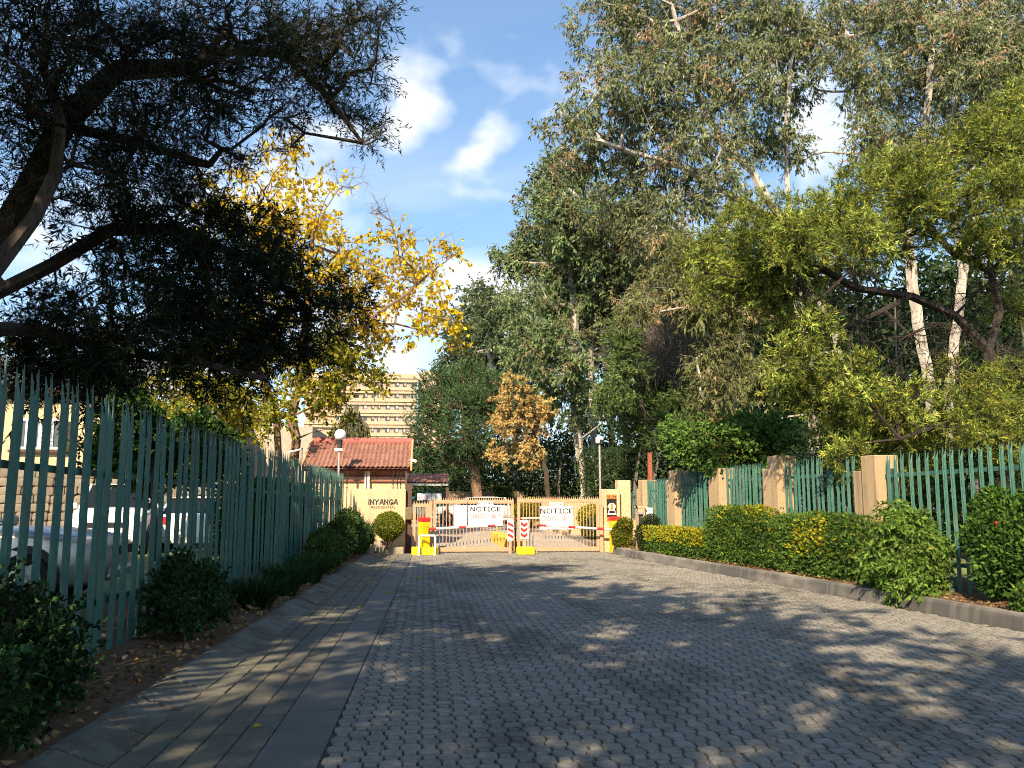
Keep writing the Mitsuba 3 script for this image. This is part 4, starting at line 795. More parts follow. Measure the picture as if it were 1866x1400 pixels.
pg = thing('pipe_guard', 'white pipe hoop guarding the left barrier machine', 'guard'); put('hoop', tube([(-.13, 23.98, 0), (-.13, 23.98, .50), (-.12, 23.98, .53), (.30, 23.98, .53), (.31, 23.98, .50), (.31, 23.98, 0)], .028, 8), 'mat_white', pg, smooth=60)
for x in (-.13, .31): put('flange', lathe([(0, .012), (.05, .012), (.05, 0)], x, 23.98, 10), 'mat_white', pg)
yb = thing('kerb_block', 'bright yellow painted concrete block at the meeting of the gates', 'block'); put('block', boxm(2.60, 3.08, 23.9, 24.35, -.02, .20, .05, .03), 'mat_yellow', yb); put('step', boxm(3.082, 3.16, 24.02, 24.3, -.02, .12, .05, .02), 'mat_planter', yb)
cv = lambda x, z, w: flat(Polygon([(x - w, z + .07), (x, z + .0), (x + w, z + .07), (x + w, z - .02), (x, z - .09), (x - w, z - .02)]), 24.33)
ch = thing('chevron_post', 'white marker plate with three red chevrons on a post before the gate', 'marker'); put('post', boxm(2.79, 2.87, 24.36, 24.44, .2, .95), 'mat_peach', ch); put('plate', boxm(2.71, 2.95, 24.335, 24.352, .42, .94), 'mat_sign_white', ch)
for z in (.83, .68, .53): put('chevron', cv(2.83, z, .095), 'mat_red', ch)
ch = thing('striped_post', 'white marker plate with slanting red bars before the meeting of the gates', 'marker'); put('post', boxm(2.42, 2.50, 24.64, 24.72, -.02, .95), 'mat_peach', ch); put('plate', boxm(2.37, 2.55, 24.615, 24.63, .36, .95), 'mat_sign_white', ch)
for z in (.82, .66, .50): put('bar', flat(Polygon([(2.385, z + .07), (2.54, z - .01), (2.54, z - .09), (2.385, z - .01)]), 24.613), 'mat_red', ch)
ch = thing('striped_post', 'small red striped marker at the far end of the yellow island', 'marker'); put('post', boxm(2.64, 2.70, 31.6, 31.66, .1, .95), 'mat_yellow_old', ch); put('plate', boxm(2.55, 2.77, 31.57, 31.585, .62, 1.3), 'mat_sign_white', ch)
for z in (1.18, 1.0, .8): put('bar', flat(Polygon([(2.56, z + .09), (2.76, z - .0), (2.76, z - .1), (2.56, z - .01)]), 31.567), 'mat_red', ch)
ys_ = [(2.72, 25.4), (2.70, 28.5), (2.62, 31.5)]; isl = thing('island_barrier', 'yellow painted low concrete island between the lanes behind the gate', 'barrier')
for (xa, ya), (xb, yb_) in zip(ys_[:-1], ys_[1:]):
    z0 = float(drv(0, ya)); z1 = float(drv(0, yb_)); vv = np.array([[x + dx, y, z + h] for x, y, z in ((xa, ya, z0), (xb, yb_ - .02, z1)) for dx, h in ((-.22, -.05), (-.18, .32), (.18, .32), (.22, -.05))])
    put('section', (vv, np.array([[0, 1, 5, 4], [1, 2, 6, 5], [2, 3, 7, 6], [0, 3, 2, 1], [4, 5, 6, 7]])), 'mat_yellow_old', isl)
# intercom pedestal and the vertical board
ip = thing('intercom_pedestal', 'cream intercom pedestal with a small metal panel', 'pedestal'); put('column', boxm(5.72, 5.93, 22.7, 22.98, -.05, 1.30, 0, .01), 'mat_tan_wall', ip, smooth=30); put('ledge', boxm(5.70, 5.95, 22.68, 23.0, 1.302, 1.34), 'mat_cream', ip)
put('panel', boxm(5.735, 5.80, 22.66, 22.695, .78, 1.12), 'mat_metal_dark', ip); put('hood', boxm(5.715, 5.83, 22.6, 22.695, 1.13, 1.19), 'mat_galv', ip)
put('camera', tube([(5.70, 22.68, 1.30), (5.64, 22.6, 1.36)], .022, 8), 'mat_black', ip)
vb = thing('vertical_board', 'pale blue white board with letters running downwards beside the intercom', 'sign'); put('board', boxm(5.935, 6.17, 22.86, 22.872, .48, 1.30), 'mat_sign_blue', vb)
for i, c_ in enumerate('VISITORS'): text(c_, .066, 6.05, 22.859, 1.06 - i * .088, 'mat_blue_ink', vb, 'letter')
marks(5.95, 6.155, 1.22, .045, 22.8595, 'mat_blue_ink', vb, 31, .1)
# lamps and poles
lp = thing('globe_lamp', 'white globe lamp on a slim grey pole beside the tiled roof', 'lamp'); LX, LY = -2.59, 26.2
put('pole', tube([(LX, LY, -.1), (LX, LY, 2.98)], .034, 10), 'mat_galv', lp, smooth=50); put('globe', (lambda s: (np.array(s.vertices) * .172 + [LX + .02, LY, 3.47], s.faces))(trimesh.creation.icosphere(3)), 'mat_globe', lp, smooth=True)
put('fitter', lathe([(.05, 2.98), (.075, 3.0), (.075, 3.2), (.10, 3.3)], LX + .01, LY, 12), 'mat_metal_dark', lp); put('camera_bracket', boxm(LX - .13, LX + .10, LY - .08, LY + .02, 2.98, 3.06), 'mat_white', lp)
cp = thing('camera_pole', 'thin pale pole with a white camera box among the gum trunks', 'pole'); put('pole', tube([(6.02, 29.0, -.1), (6.0, 29.0, 3.45)], .035, 8), 'mat_galv', cp, smooth=50); put('camera_box', boxm(5.88, 6.12, 28.85, 29.1, 3.45, 3.68, 0, .03), 'mat_white', cp, smooth=30); put('lens', boxm(5.98, 6.10, 28.82, 28.85, 3.46, 3.58), 'mat_black', cp)
rp = thing('steel_post', 'rusty red brown steel post rising behind the fence panels', 'post'); put('shaft', boxm(7.05, 7.17, 26.5, 26.6, -.1, 2.98), 'mat_rust', rp); put('cap_plate', boxm(7.03, 7.19, 26.48, 26.62, 2.982, 3.0), 'mat_rust', rp)

# ================================================================ buildings
gh = thing('gatehouse', 'small cream gatehouse with a red tiled roof behind the name wall', 'building')
put('wall', boxm(-3.62, -.62, 27.4, 30.4, -.1, 2.42), 'mat_cream', gh)
put('frieze', boxm(-3.625, -.615, 27.36, 27.397, 2.12, 2.44), 'mat_render_pink', gh)
for z in (2.10, 2.27): put('string_band', boxm(-3.63, -.61, 27.32, 27.358, z - .025, z + .025), 'mat_fascia', gh)
put('fascia', boxm(-3.74, -.46, 27.0, 27.03, 2.40, 2.53), 'mat_fascia', gh)
put('soffit', boxm(-3.72, -.48, 27.031, 27.4, 2.425, 2.44), 'mat_render_pink', gh)
for x in (-3.3, -2.75, -2.1, -1.5, -.95): put('bracket', prism([(27.05, 2.42), (27.35, 2.42), (27.35, 2.22)], x - .025, x + .025, 'x'), 'mat_dark_brown', gh)
for x, w in ((-1.86, .028), (-1.76, .045)): put('downpipe', tube([(x, 27.27, 0), (x, 27.27, 2.3), (x, 27.05, 2.5)], w, 8), 'mat_white', gh, smooth=50)
# roof: the slope towards the road in single curved tiles
ex, ez, ry, rz = 26.85, 2.50, 29.15, 3.43
def tile_mesh(w, l, tilt):
    n = 8; u = np.linspace(0, 1, n); prof = 0.028 * np.cos(u * 2 * np.pi) * (1 - .3 * u); v = []
    for s, lift in ((0, .028), (1, .0)):
        for i in range(n): v.append([u[i] * w, s * l * math.cos(tilt), s * l * math.sin(tilt) + prof[i] + lift * 1.5])
    for i in range(n): v.append([u[i] * w, .004, prof[i] + .005])
    f = [[i, i + 1, n + i + 1, n + i] for i in range(n - 1)] + [[2 * n + i, 2 * n + i + 1, i + 1, i] for i in range(n - 1)]
    return np.array(v), np.array(f)
tilt = math.atan2(rz - ez, ry - ex); run = math.hypot(rz - ez, ry - ex); rf = put('roof', (np.array([[-3.74, ex + .05, ez - .03], [-.46, ex + .05, ez - .03], [-.46, ry, rz - .03], [-3.74, ry, rz - .03], [-3.74, 31.4, ez - .03], [-.46, 31.4, ez - .03]]), np.array([[0, 1, 2, 3], [3, 2, 5, 4]])), 'mat_tile', gh)
tw, tl = 3.28 / 23, run / 5.35; tp = mikit.ply(tile_mesh(tw * 1.02, tl * 1.12, tilt), 'mat_tile', smooth=40)
for r in range(5):
    for c in range(23): put('tile', tp, None, rf, to=T().translate([-3.74 + c * tw, ex + r * tl * math.cos(tilt), ez + .03 + r * tl * math.sin(tilt) + rr.normal(0, .003)]).rotate([0, 0, 1], rr.normal(0, .5)))
for i in range(11):
    x0 = -3.76 + i * .302; put('ridge_tile', tube([(x0, ry + .02, rz + .03), (x0 + .30, ry + .02, rz + .045)], [.13, .145], 12), 'mat_ridge', rf, smooth=40)
for x in (-3.80, -.455): put('barge_board', (np.array([[x + dx, y, z + dz] for y, z in ((ex - .02, ez), (ry, rz + .02)) for dx, dz in ((0, -.08), (.055, -.08), (.055, .12), (0, .12))]), np.array([[0, 1, 2, 3], [4, 7, 6, 5], [0, 4, 5, 1], [1, 5, 6, 2], [2, 6, 7, 3], [3, 7, 4, 0]])), 'mat_barge', rf)
put('gable', prism([(27.4, 2.42), (30.4, 2.42), (29.15, 3.3), (28.9, 3.3)], -.66, -.625, 'x'), 'mat_render_pink', gh)
put('wall_light', tube([(-.42, 27.2, 2.75), (-.30, 27.0, 2.72)], .05, 8), 'mat_white', gh)
for j, x in enumerate((-2.92, -2.33, -.96, -.84, -.74)):
    k = thing('fence_stay', f'thin dark insulator post of the electric fence, {("first", "second", "third", "fourth", "fifth")[j]} from the left on the gatehouse front', 'post')
    put('rod', tube([(x, 26.0 + .2 * j, 1.3), (x, 26.0 + .2 * j, 2.38)], .012, 5), 'mat_black', k)
    for q in range(5): put('insulator', boxm(x - .022, x + .022, 25.97 + .2 * j, 25.985 + .2 * j, 1.86 + q * .11, 1.89 + q * .11), 'mat_black', k)
wp = thing('concrete_pole', 'whitewashed concrete pole left of the gatehouse roof', 'pole'); put('shaft', tube([(-3.92, 27.6, -.1), (-3.92, 27.6, 3.15)], .06, 8), 'mat_planter', wp); put('arm', tube([(-3.92, 27.55, 3.1), (-4.3, 27.4, 3.0)], .03, 6), 'mat_white', wp)

# the court behind the gate
cpk = thing('carport', 'small red tiled carport roof behind the gate on the left', 'building')
rf2 = put('roof', (np.array([[-.9, 39.6, 2.30], [1.12, 39.6, 2.30], [1.12, 41.4, 2.74], [-.9, 41.4, 2.74]]), np.array([[0, 1, 2, 3]])), 'mat_fascia', cpk)
t2 = mikit.ply(tile_mesh(.155, .50, math.atan2(.44, 1.8)), 'mat_tile', smooth=40)
for r in range(4):
    for c in range(13): put('tile', t2, None, rf2, to=T().translate([-.9 + c * .155, 39.55 + r * .46, 2.325 + r * .1125]))
for x in (-.8, 1.05): put('post', boxm(x - .07, x + .07, 39.8, 39.94, .3, 2.3), 'mat_dark_brown', cpk)
put('beam', boxm(-.88, 1.1, 39.7, 39.8, 2.18, 2.29), 'mat_white', cpk)
ip2 = thing('palisade_fence', 'far green palisade panel under the red carport roof', 'fence')
for i in range(16): put('pale', boxm(-.75 + i * .115, -.72 + i * .115, 42.0, 42.012, .4, 2.1), 'mat_fence_green', ip2)
for z in (.8, 1.9): put('rail', boxm(-.78, 1.05, 42.02, 42.04, z - .03, z + .03), 'mat_fence_green', ip2)
for j, (x, w) in enumerate(((.0, .62), (.66, .42))):
    k = thing('white_notice', ('larger white notice plate with red ring signs under the carport', 'smaller white notice plate under the carport')[j], 'sign'); put('board', boxm(x - .32, x - .32 + w, 38.0, 38.012, 1.50, 1.80), 'mat_sign_white', k)
    if j == 0:
        for q in range(2): c = Point(-.17 + q * .24, 1.62); put('ring', flat(c.buffer(.085, 10).difference(c.buffer(.06, 10)), 37.999), 'mat_red_ink', k)
lw = thing('boundary_wall', 'low brown plastered wall behind the white parked car', 'wall'); put('wall', boxm(1.35, 5.6, 49.0, 49.25, .3, 1.93), 'mat_brown_wall', lw); put('coping', boxm(1.32, 5.63, 48.95, 49.3, 1.932, 1.99), 'mat_brown_wall', lw)
sw = thing('stepped_wall', 'cream boundary wall of staggered panels with sloping tops behind the right gate leaf', 'wall')
for i in range(9):
    y = 30.5 + i * 2.9; x = 6.55 + .02 * i; z = float(drv(0, y)); vv = np.array([[px_, py_, pz_] for (px_, py_, zt) in ((x - 1.0, y + 1.9, z + 1.52 - .075 * i + .0), (x + .35, y - .6, z + 1.28 - .075 * i)) for dx, dy in ((0, 0), (.12, .1)) for pz_ in (z - .1, zt) for px_, py_ in ((px_ + dx, py_ + dy),)])
    put('panel', (vv, BOXF), 'mat_cream', sw)

# houses on the left
hs = thing('terrace_house', 'cream house with a white barred window on the stone terrace at far left', 'building')
put('wall', boxm(-16, -9.9, 29.6, 36, .2, 5.2), 'mat_cream', hs)
wn = put('window', boxm(-13.5, -11.85, 29.5, 29.598, 3.22, 4.12), 'mat_win_glass', hs)
for x in np.linspace(-13.5, -11.85, 5): put('bar', boxm(x - .03, x + .03, 29.45, 29.498, 3.18, 4.16), 'mat_white', wn)
for z in (3.2, 4.14): put('frame', boxm(-13.55, -11.8, 29.43, 29.448, z - .04, z + .04), 'mat_white', wn)
for x in np.linspace(-12.6, -12.3, 4): put('burglar_bar', boxm(x - .014, x + .014, 29.41, 29.428, 3.2, 4.1), 'mat_white', wn)
for z in np.linspace(3.32, 4.02, 6): put('burglar_bar', boxm(-12.64, -12.26, 29.39, 29.405, z - .014, z + .014), 'mat_white', wn)
put('sill', boxm(-13.6, -11.75, 29.4, 29.598, 3.06, 3.14), 'mat_dark_brown', hs); put('roof', (np.array([[-16.5, 29.0, 5.1], [-9.4, 29.0, 5.1], [-9.4, 33, 6.8], [-16.5, 33, 6.8]]), np.array([[0, 1, 2, 3]])), 'mat_grey_roof', hs)
rw = thing('stone_wall', 'rough stone retaining wall behind the parked cars on the left', 'wall'); put('mortar', boxm(-17, -5.8, 28.2, 28.9, -.1, 2.52), 'mat_mortar', rw)
stv = []
for q in range(4):
    s = trimesh.creation.box([1, 1, 1]).subdivide().subdivide(); v_ = np.array(s.vertices); v_ = v_ / (np.abs(v_ * 2) ** 5).sum(1, keepdims=True) ** .2 * (1 + .10 * (meshkit.noise(v_ * 3 + q * 7, q)[:, None] - .5)); stv.append(mikit.ply((v_, s.faces), 'mat_stone', smooth=50))
n_st = 0
for r in range(9):
    x = -15.2 + rr.uniform(0, .3)
    while x < -6.0 and n_st < 290:
        w = rr.uniform(.26, .5); put('stone', stv[rr.integers(4)], None, rw, to=T().translate([x + w / 2, 28.17, .2 + r * .265 + rr.normal(0, .012)]).rotate([0, 1, 0], rr.normal(0, 4)).scale([w * 1.02, .16, .27])); x += w + .012; n_st += 1
h2 = thing('grey_house', 'grey house with a dark slate roof behind the yellow leaved tree', 'building'); put('wall', boxm(-9.3, -5.2, 40, 46, 0, 4.9), 'mat_grey_wall', h2); put('side_wing', boxm(-5.195, -4.2, 38.5, 45, 0, 2.6), 'mat_grey_wall', h2)
put('roof', (np.array([[-13.2, 37.6, 4.3], [-7.9, 37.6, 4.3], [-8.2, 40.5, 5.7], [-12.8, 40.5, 5.7]]), np.array([[0, 1, 2, 3]])), 'mat_grey_roof', h2); put('gutter', boxm(-13.25, -7.85, 37.5, 37.58, 4.2, 4.32), 'mat_white', h2); put('lower_wall', boxm(-13, -8.1, 38.2, 40, 0, 4.25), 'mat_brown_wall', h2)
rh = thing('tiled_house', 'distant house of which only the red tiled roof shows above the gatehouse ridge', 'building'); put('wall', boxm(-4.2, -1.9, 52, 56, .3, 4.6), 'mat_cream', rh)
rfh = put('roof', (np.array([[-5.6, 51.4, 4.4], [-1.75, 51.4, 4.4], [-1.95, 54, 5.35], [-5.6, 54, 5.35]]), np.array([[0, 1, 2, 3]])), 'mat_tile', rh)
for i in range(6): put('tile_course', boxm(-5.6, -1.78 - .035 * i, 51.4 + i * .43, 51.43 + i * .43, 4.4 + i * .157, 4.45 + i * .157), 'mat_tile', rfh)

# the far office block, its storeys banded, each window built
ob = thing('apartment_block', 'tall beige seven storey block with banded floors far behind the gate', 'building'); BY = 225.0; K = BY / 1550
px_x = lambda p: (p - 775) * K; px_z = lambda p: 1.5 + (913 - p) * K
rows = [703.7, 724.8, 745.5, 766.4, 787.3, 808, 829]; put('core', boxm(px_x(560), px_x(757), BY + .6, BY + 22, 0, px_z(686)), 'mat_far_band', ob)
for i, r in enumerate(rows):
    put('spandrel', boxm(px_x(558), px_x(759), BY, BY + .6, px_z(r + 16.6), px_z(r + 4.6)), 'mat_far_cream', ob); put('ledge', boxm(px_x(557), px_x(760), BY - .32, BY - .01, px_z(r + 11.2), px_z(r + 10.0)), 'mat_far_cream', ob)
put('parapet', boxm(px_x(557), px_x(760), BY - .05, BY + .6, px_z(699.4), px_z(683.5)), 'mat_far_cream', ob); put('parapet_ledge', boxm(px_x(557), px_x(760), BY - .36, BY - .06, px_z(693), px_z(692)), 'mat_far_cream', ob)
put('side_tower', boxm(px_x(761), px_x(812), BY + 3, BY + 22, 0, px_z(676)), 'mat_far_cream', ob); put('roof_plant', boxm(px_x(775), px_x(800), BY + 6, BY + 16, px_z(675.5), px_z(671)), 'mat_far_cream', ob)
for i, r in enumerate(rows):
    for q, (xp, w) in enumerate(((618, 7.5), (634, 7.5), (650, 7.8), (665, 7.6), (679, 5), (690, 5.5), (706, 8), (722, 7.8), (736, 6), (752, 8))):
        if r > 806 and xp < 700: continue
        x0, x1 = px_x(xp - w / 2), px_x(xp + w / 2); fr = put('window', boxm(x0, x1, BY + .45, BY + .595, px_z(r + 4), px_z(r - 4)), 'mat_win_glass', ob)
        if rr.random() < .75: put('blind', boxm(x0 + (x1 - x0) * rr.uniform(.35, .55), x1 - .08, BY + .40, BY + .445, px_z(r + rr.uniform(1, 4)), px_z(r - 3.6)), 'mat_blind', fr)

# ================================================================ cars
def car(key, x, y, z, rot, paint, L=4.3, W=1.75, hood=.92, roof=1.45, belt=.93, nose=.62, cab=(.16, -.45), top=(-.02, -.36), tail=.95, wheels=True):
    """cab, top: where the glasshouse starts and ends at the belt line and at the roof, in car lengths from the middle, front positive."""
    R = T().translate([x, y, z]).rotate([0, 0, 1], math.degrees(rot)); w = W / 2
    st = [(-.5, .80, .40, tail - .12), (-.485, .90, .24, tail - .02), (-.40, .98, .2, tail), (-.2, 1, .2, belt), (0, 1, .2, belt), (cab[0], 1, .2, belt), (.30, .99, .2, (hood + belt) / 2), (.42, .93, .22, hood - .06), (.475, .84, .25, nose + .10), (.5, .72, .32, nose)]
    prof = lambda hw, zb, zt: [(-hw * .80, zb), (-hw * .97, zb + .06), (-hw, zb + (zt - zb) * .45), (-hw * .985, zt - .10), (-hw * .93, zt - .015), (-hw * .5, zt + .02), (0, zt + .03), (hw * .5, zt + .02), (hw * .93, zt - .015), (hw * .985, zt - .10), (hw, zb + (zt - zb) * .45), (hw * .97, zb + .06), (hw * .80, zb)]
    v = np.array([[s * L, a, b] for s, ww, zb, zt in st for a, b in prof(w * ww, zb, zt)]); n = 13
    f = [[i * n + j, i * n + (j + 1) % n, (i + 1) * n + (j + 1) % n, (i + 1) * n + j] for i in range(len(st) - 1) for j in range(n)]
    f = np.array(f); f = np.vstack([f[:, :3], f[:, [0, 2, 3]]] + [np.array([[o, o + j, o + j + 1] for j in range(1, n - 1)]) for o in (0, (len(st) - 1) * n)])
    put('body', (v, f), paint, key, smooth=42, to=R)
    gb, gt, wb, wt = belt + .012, roof - .06, w * .90, w * .72
    gp = [(cab[0] * L, wb, gb), (cab[1] * L, wb, gb), (top[1] * L, wt, gt), (top[0] * L, wt, gt)]
    v = np.array([[a, s * b, c] for s in (-1, 1) for a, b, c in gp]); put('glasshouse', (v, np.array([[0, 1, 2, 3], [4, 7, 6, 5], [0, 3, 7, 4], [1, 5, 6, 2], [3, 2, 6, 7]])), 'mat_car_glass', key, to=R)
    tt = np.linspace(0, 1, 6); v = np.array([[(top[0] + .02) * L + ((top[1] - .02) - (top[0] + .02)) * L * t, q * wt * 1.05, gt + .012 + .05 * (1 - q * q) * (1 - (2 * t - 1) ** 4)] for t in tt for q in np.linspace(-1, 1, 7)])
    f = np.array([[i * 7 + j, i * 7 + j + 1, i * 7 + j + 8, i * 7 + j + 7] for i in range(5) for j in range(6)]); put('roof', (v, f), paint, key, smooth=True, to=R)
    for s in (-1, 1):
        for a, b in ((gp[0], gp[3]), (gp[1], gp[2])): put('pillar', tube([(a[0], s * a[1] * 1.01, a[2] - .02), (b[0], s * b[1] * 1.03, b[2] + .02)], .038, 6), paint, key, smooth=60, to=R)
        xm = (cab[0] * .35 + cab[1] * .65) * L; put('pillar', tube([(xm, s * wb * 1.01, gb - .02), ((top[0] * .4 + top[1] * .6) * L, s * wt * 1.03, gt + .02)], .032, 6), 'mat_black', key, to=R)
        put('mirror', boxm(cab[0] * L - .18, cab[0] * L - .02, s * w * 1.0 - .02 if s > 0 else -w - .17, s * w + .17 if s > 0 else -w + .02, belt - .0, belt + .15, 0, .03), paint, key, to=R)
        put('headlight', boxm(.40 * L, .465 * L, s * w * .78 - .10, s * w * .78 + .10, nose + .0, nose + .16, -s * .25, .03), 'mat_lamp_clear', key, to=R)
        put('tail_light', boxm(-.507 * L, -.47 * L, s * w * .74 - .12, s * w * .74 + .12, tail - .28, tail - .08, 0, .02), 'mat_lamp_red', key, to=R)
        if wheels:
            for xx in (.30, -.29):
                wh = put('wheel', (lambda q: (q[0][:, [0, 2, 1]] * [1, s, 1], q[1]))(moved(lathe([(0, 0), (.31, 0), (.335, .03), (.335, .19), (.31, .22), (.20, .215), (0, .17)], 0, 0, 24), (0, 0, -.19))), 'mat_tyre', key, smooth=40, to=T().translate([x, y, z]).rotate([0, 0, 1], math.degrees(rot)).translate([xx * L, s * (w - .02), .335]))
                put('rim', (lambda q: (q[0][:, [0, 2, 1]] * [1, s, 1], q[1]))(lathe([(0, .045), (.05, .05), (.07, .03), (.17, .038), (.205, .03)], 0, 0, 24)), 'mat_galv', wh, smooth=40, to=T().translate([x, y, z]).rotate([0, 0, 1], math.degrees(rot)).translate([xx * L, s * (w - .02), .335]))
                put('wheel_arch', (lambda q: (q[0][:, [0, 2, 1]] * [1, s, 1], q[1]))(lathe([(0, .002), (.40, .002), (.40, -.1)], 0, 0, 24)), 'mat_black', key, to=T().translate([x, y, z]).rotate([0, 0, 1], math.degrees(rot)).translate([xx * L, s * (w - .02 + .004), .36]))
    put('bumper', boxm(.44 * L, .512 * L, -w * .66, w * .66, .30, .45, 0, .04), paint, key, to=R); put('grille', boxm(.49 * L, .508 * L, -w * .45, w * .45, nose - .10, nose + .02), 'mat_black', key, to=R)
    put('windscreen_seal', tube([(cab[0] * L + .01, -wb * .97, gb), (cab[0] * L + .03, 0, gb + .02), (cab[0] * L + .01, wb * .97, gb)], .02, 6), 'mat_black', key, to=R)
    for s in (-1, 1):
        put('door_handle', boxm(-.12 * L, -.07 * L, s * w * .985 - .012, s * w * .985 + .014, belt - .17, belt - .14), 'mat_galv', key, to=R)
        for xx in (.13, -.09, -.31): put('door_seam', boxm(xx * L - .006, xx * L + .006, s * w * .997 - .003, s * w * .997 + .003, .32, belt - .11), 'mat_black', key, to=R)
    return key
# the gravel yard they stand on is the land itself
c1 = thing('parked_car', 'silver sedan with its long bonnet towards the left fence, nearest the camera', 'car'); car(c1, -6.45, 12.3, .17, math.radians(4), 'mat_silver', L=4.6, W=1.78, hood=.94, roof=1.43, belt=.96, nose=.70, tail=1.0, cab=(.13, -.36), top=(-.07, -.25))
c2 = thing('parked_car', 'white off-road wagon facing the fence in front of the stone wall', 'car'); car(c2, -8.1, 24.0, .15, math.radians(-80), 'mat_car_white', L=4.5, W=1.86, hood=1.10, roof=1.80, belt=1.14, nose=.80, tail=1.15, cab=(.2, -.48), top=(.07, -.46))
c3 = thing('parked_car', 'white hatchback seen from the back with red tail lights behind the fence', 'car'); car(c3, -6.1, 25.3, .15, math.radians(88), 'mat_car_white', L=4.0, W=1.7, hood=.95, roof=1.46, belt=.96, tail=1.0)
c4 = thing('parked_car', 'white hatchback parked side-on behind the left gate leaf', 'car'); car(c4, 2.45, 46.2, float(drv(0, 46)), math.radians(183), 'mat_car_white', L=4.25, W=1.72, hood=.95, roof=1.46, belt=.97, tail=1.02, cab=(.2, -.47), top=(.02, -.42))
c5 = thing('parked_car', 'teal pickup parked in the court behind the narrow fixed panel', 'car'); car(c5, -.55, 53.0, float(drv(0, 53)), math.radians(186), 'mat_car_teal', L=4.2, W=1.7, hood=.98, roof=1.55, belt=1.0, tail=1.0)

# ================================================================ plants
GUM = [(.145, .18, .085), (.19, .215, .105), (.10, .135, .062), (.25, .25, .135)]; GW = [4, 3, 3, 1.6]
GUMB = (.30, .215, .125)
gum_kw = dict(bark='mat_gum', twigs=.25, leaf='mat_leaf_gum', out=.5, spread=.8, hang=.9, along=.5, jit=.45, fold=.15)
tree('gum_tree', 'huge gum tree leaning left, its crown reaching furthest over the drive at the top', 'tree', [B_GAt, B_GAt2, B_GAt3], B_GA, 1, 1150, 6, .75, 11, .235, .062, GUM, GW, r0=.24, rtip=.012, twig_r=.006, brown=(.09, GUMB), **gum_kw)
tree('gum_tree', 'tall pale trunked gum tree behind the nearest pillar', 'tree', [B_GBt, B_GBt2], B_GB, 2, 850, 6, .75, 12, .23, .058, GUM, GW, r0=.25, rtip=.012, twig_r=.006, brown=(.08, GUMB), **gum_kw)
tree('gum_tree', 'forked pale gum tree at the far right edge', 'tree', [B_GCt, B_GCt2], B_GC, 3, 600, 6, .72, 12, .22, .056, GUM, GW, r0=.19, rtip=.012, twig_r=.006, brown=(.07, GUMB), **gum_kw)
tree('gum_tree', 'gum with long hanging leaves just left of the yellow green wattle', 'tree', [B_GDt], B_GD, 4, 450, 6, .6, 13, .22, .045, [(.12, .14, .055), (.16, .17, .07), (.09, .11, .05), (.22, .19, .08)], [4, 3, 3, 1.5], r0=.11, rtip=.010, twig_r=.006, brown=(.06, GUMB), **gum_kw)
MG = [(.14, .20, .085), (.18, .235, .105), (.095, .15, .065), (.24, .245, .125)]
mk = dict(gum_kw, hang=.6, spread=.9, grow_kw=dict(step=1.2), limb_k=4)
tree('gum_tree', 'mid distance gum whose leaning trunk splits off the bark in strips, behind the gate', 'tree', [B_MAt], B_MA, 5, 850, 6, .9, 12, .27, .085, MG, [4, 3, 3, 1], r0=.24, rtip=.014, twig_r=.008, brown=(.10, (.19, .16, .08)), **mk)
tree('gum_tree', 'mid distance gum with the straight pale trunk right of the leaning one', 'tree', [B_MBt], B_MB, 6, 640, 6, .9, 12, .27, .085, GUM, GW, r0=.20, rtip=.014, twig_r=.008, brown=(.25, (.24, .185, .11)), **mk)
tree('slim_gum', 'slim bare gum trunk close to the leaning gum behind the gate', 'tree', [B_MCt], [(9.0, 47, 6.2, 1.0)], 7, 30, 4, .6, 10, .2, .05, MG, [4, 3, 3, 1], r0=.13, rtip=.012, **mk)
tree('gum_tree', 'grey green gum furthest left beside the open sky', 'tree', [B_MLt], B_ML, 8, 640, 6, 1.0, 11, .31, .10, [(.08, .12, .055), (.11, .145, .07), (.06, .09, .045)], [4, 3, 3], r0=.25, rtip=.016, twig_r=.01, **mk)
tree('gum_tree', 'dense grey green gum filling the gap behind the leaning gum', 'tree', [B_MXt], B_MX, 23, 640, 6, 1.1, 11, .36, .13, [(.085, .13, .055), (.115, .155, .07), (.065, .10, .045)], [4, 3, 3], r0=.3, rtip=.016, twig_r=.01, **mk)
tree('umbrella_tree', 'dark green feathery tree with many stems fanning up behind the white car', 'tree', [B_Kt], B_K, 9, 520, 6, .8, 13, .20, .05, [(.06, .12, .05), (.08, .15, .06), (.042, .085, .04)], [4, 3, 3], bark='mat_brown_bark', grow_kw=dict(step=1.0), twigs=.4, r0=.30, rtip=.020, twig_r=.012, flat=.6, out=.9, spread=.5, lift=.2, along=.9, jit=.4)
tree('flowering_tree', 'tree covered in golden orange seed clusters behind the gate', 'tree', [B_Ot], B_O, 10, 260, 5, .34, 13, .11, .075, [(.70, .48, .19), (.76, .55, .25), (.52, .33, .12), (.16, .19, .05)], [4, 3, 2, 1], bark='mat_bark', r0=.14, rtip=.012, leaf='mat_leaf_thin', out=.6, spread=.8, hang=.2, along=.4, jit=.9)
tree('willow_tree', 'pale weeping willow between the yellow tree and the beige block', 'tree', [B_Wt], B_W, 11, 130, 7, 2.0, 14, .28, .06, [(.14, .15, .06), (.18, .18, .085), (.10, .12, .05)], [4, 3, 3], bark='mat_grey_bark', r0=.22, rtip=.015, out=.15, spread=.12, lift=-1.0, hang=1.2, along=.6, jit=.25, shell=.25)
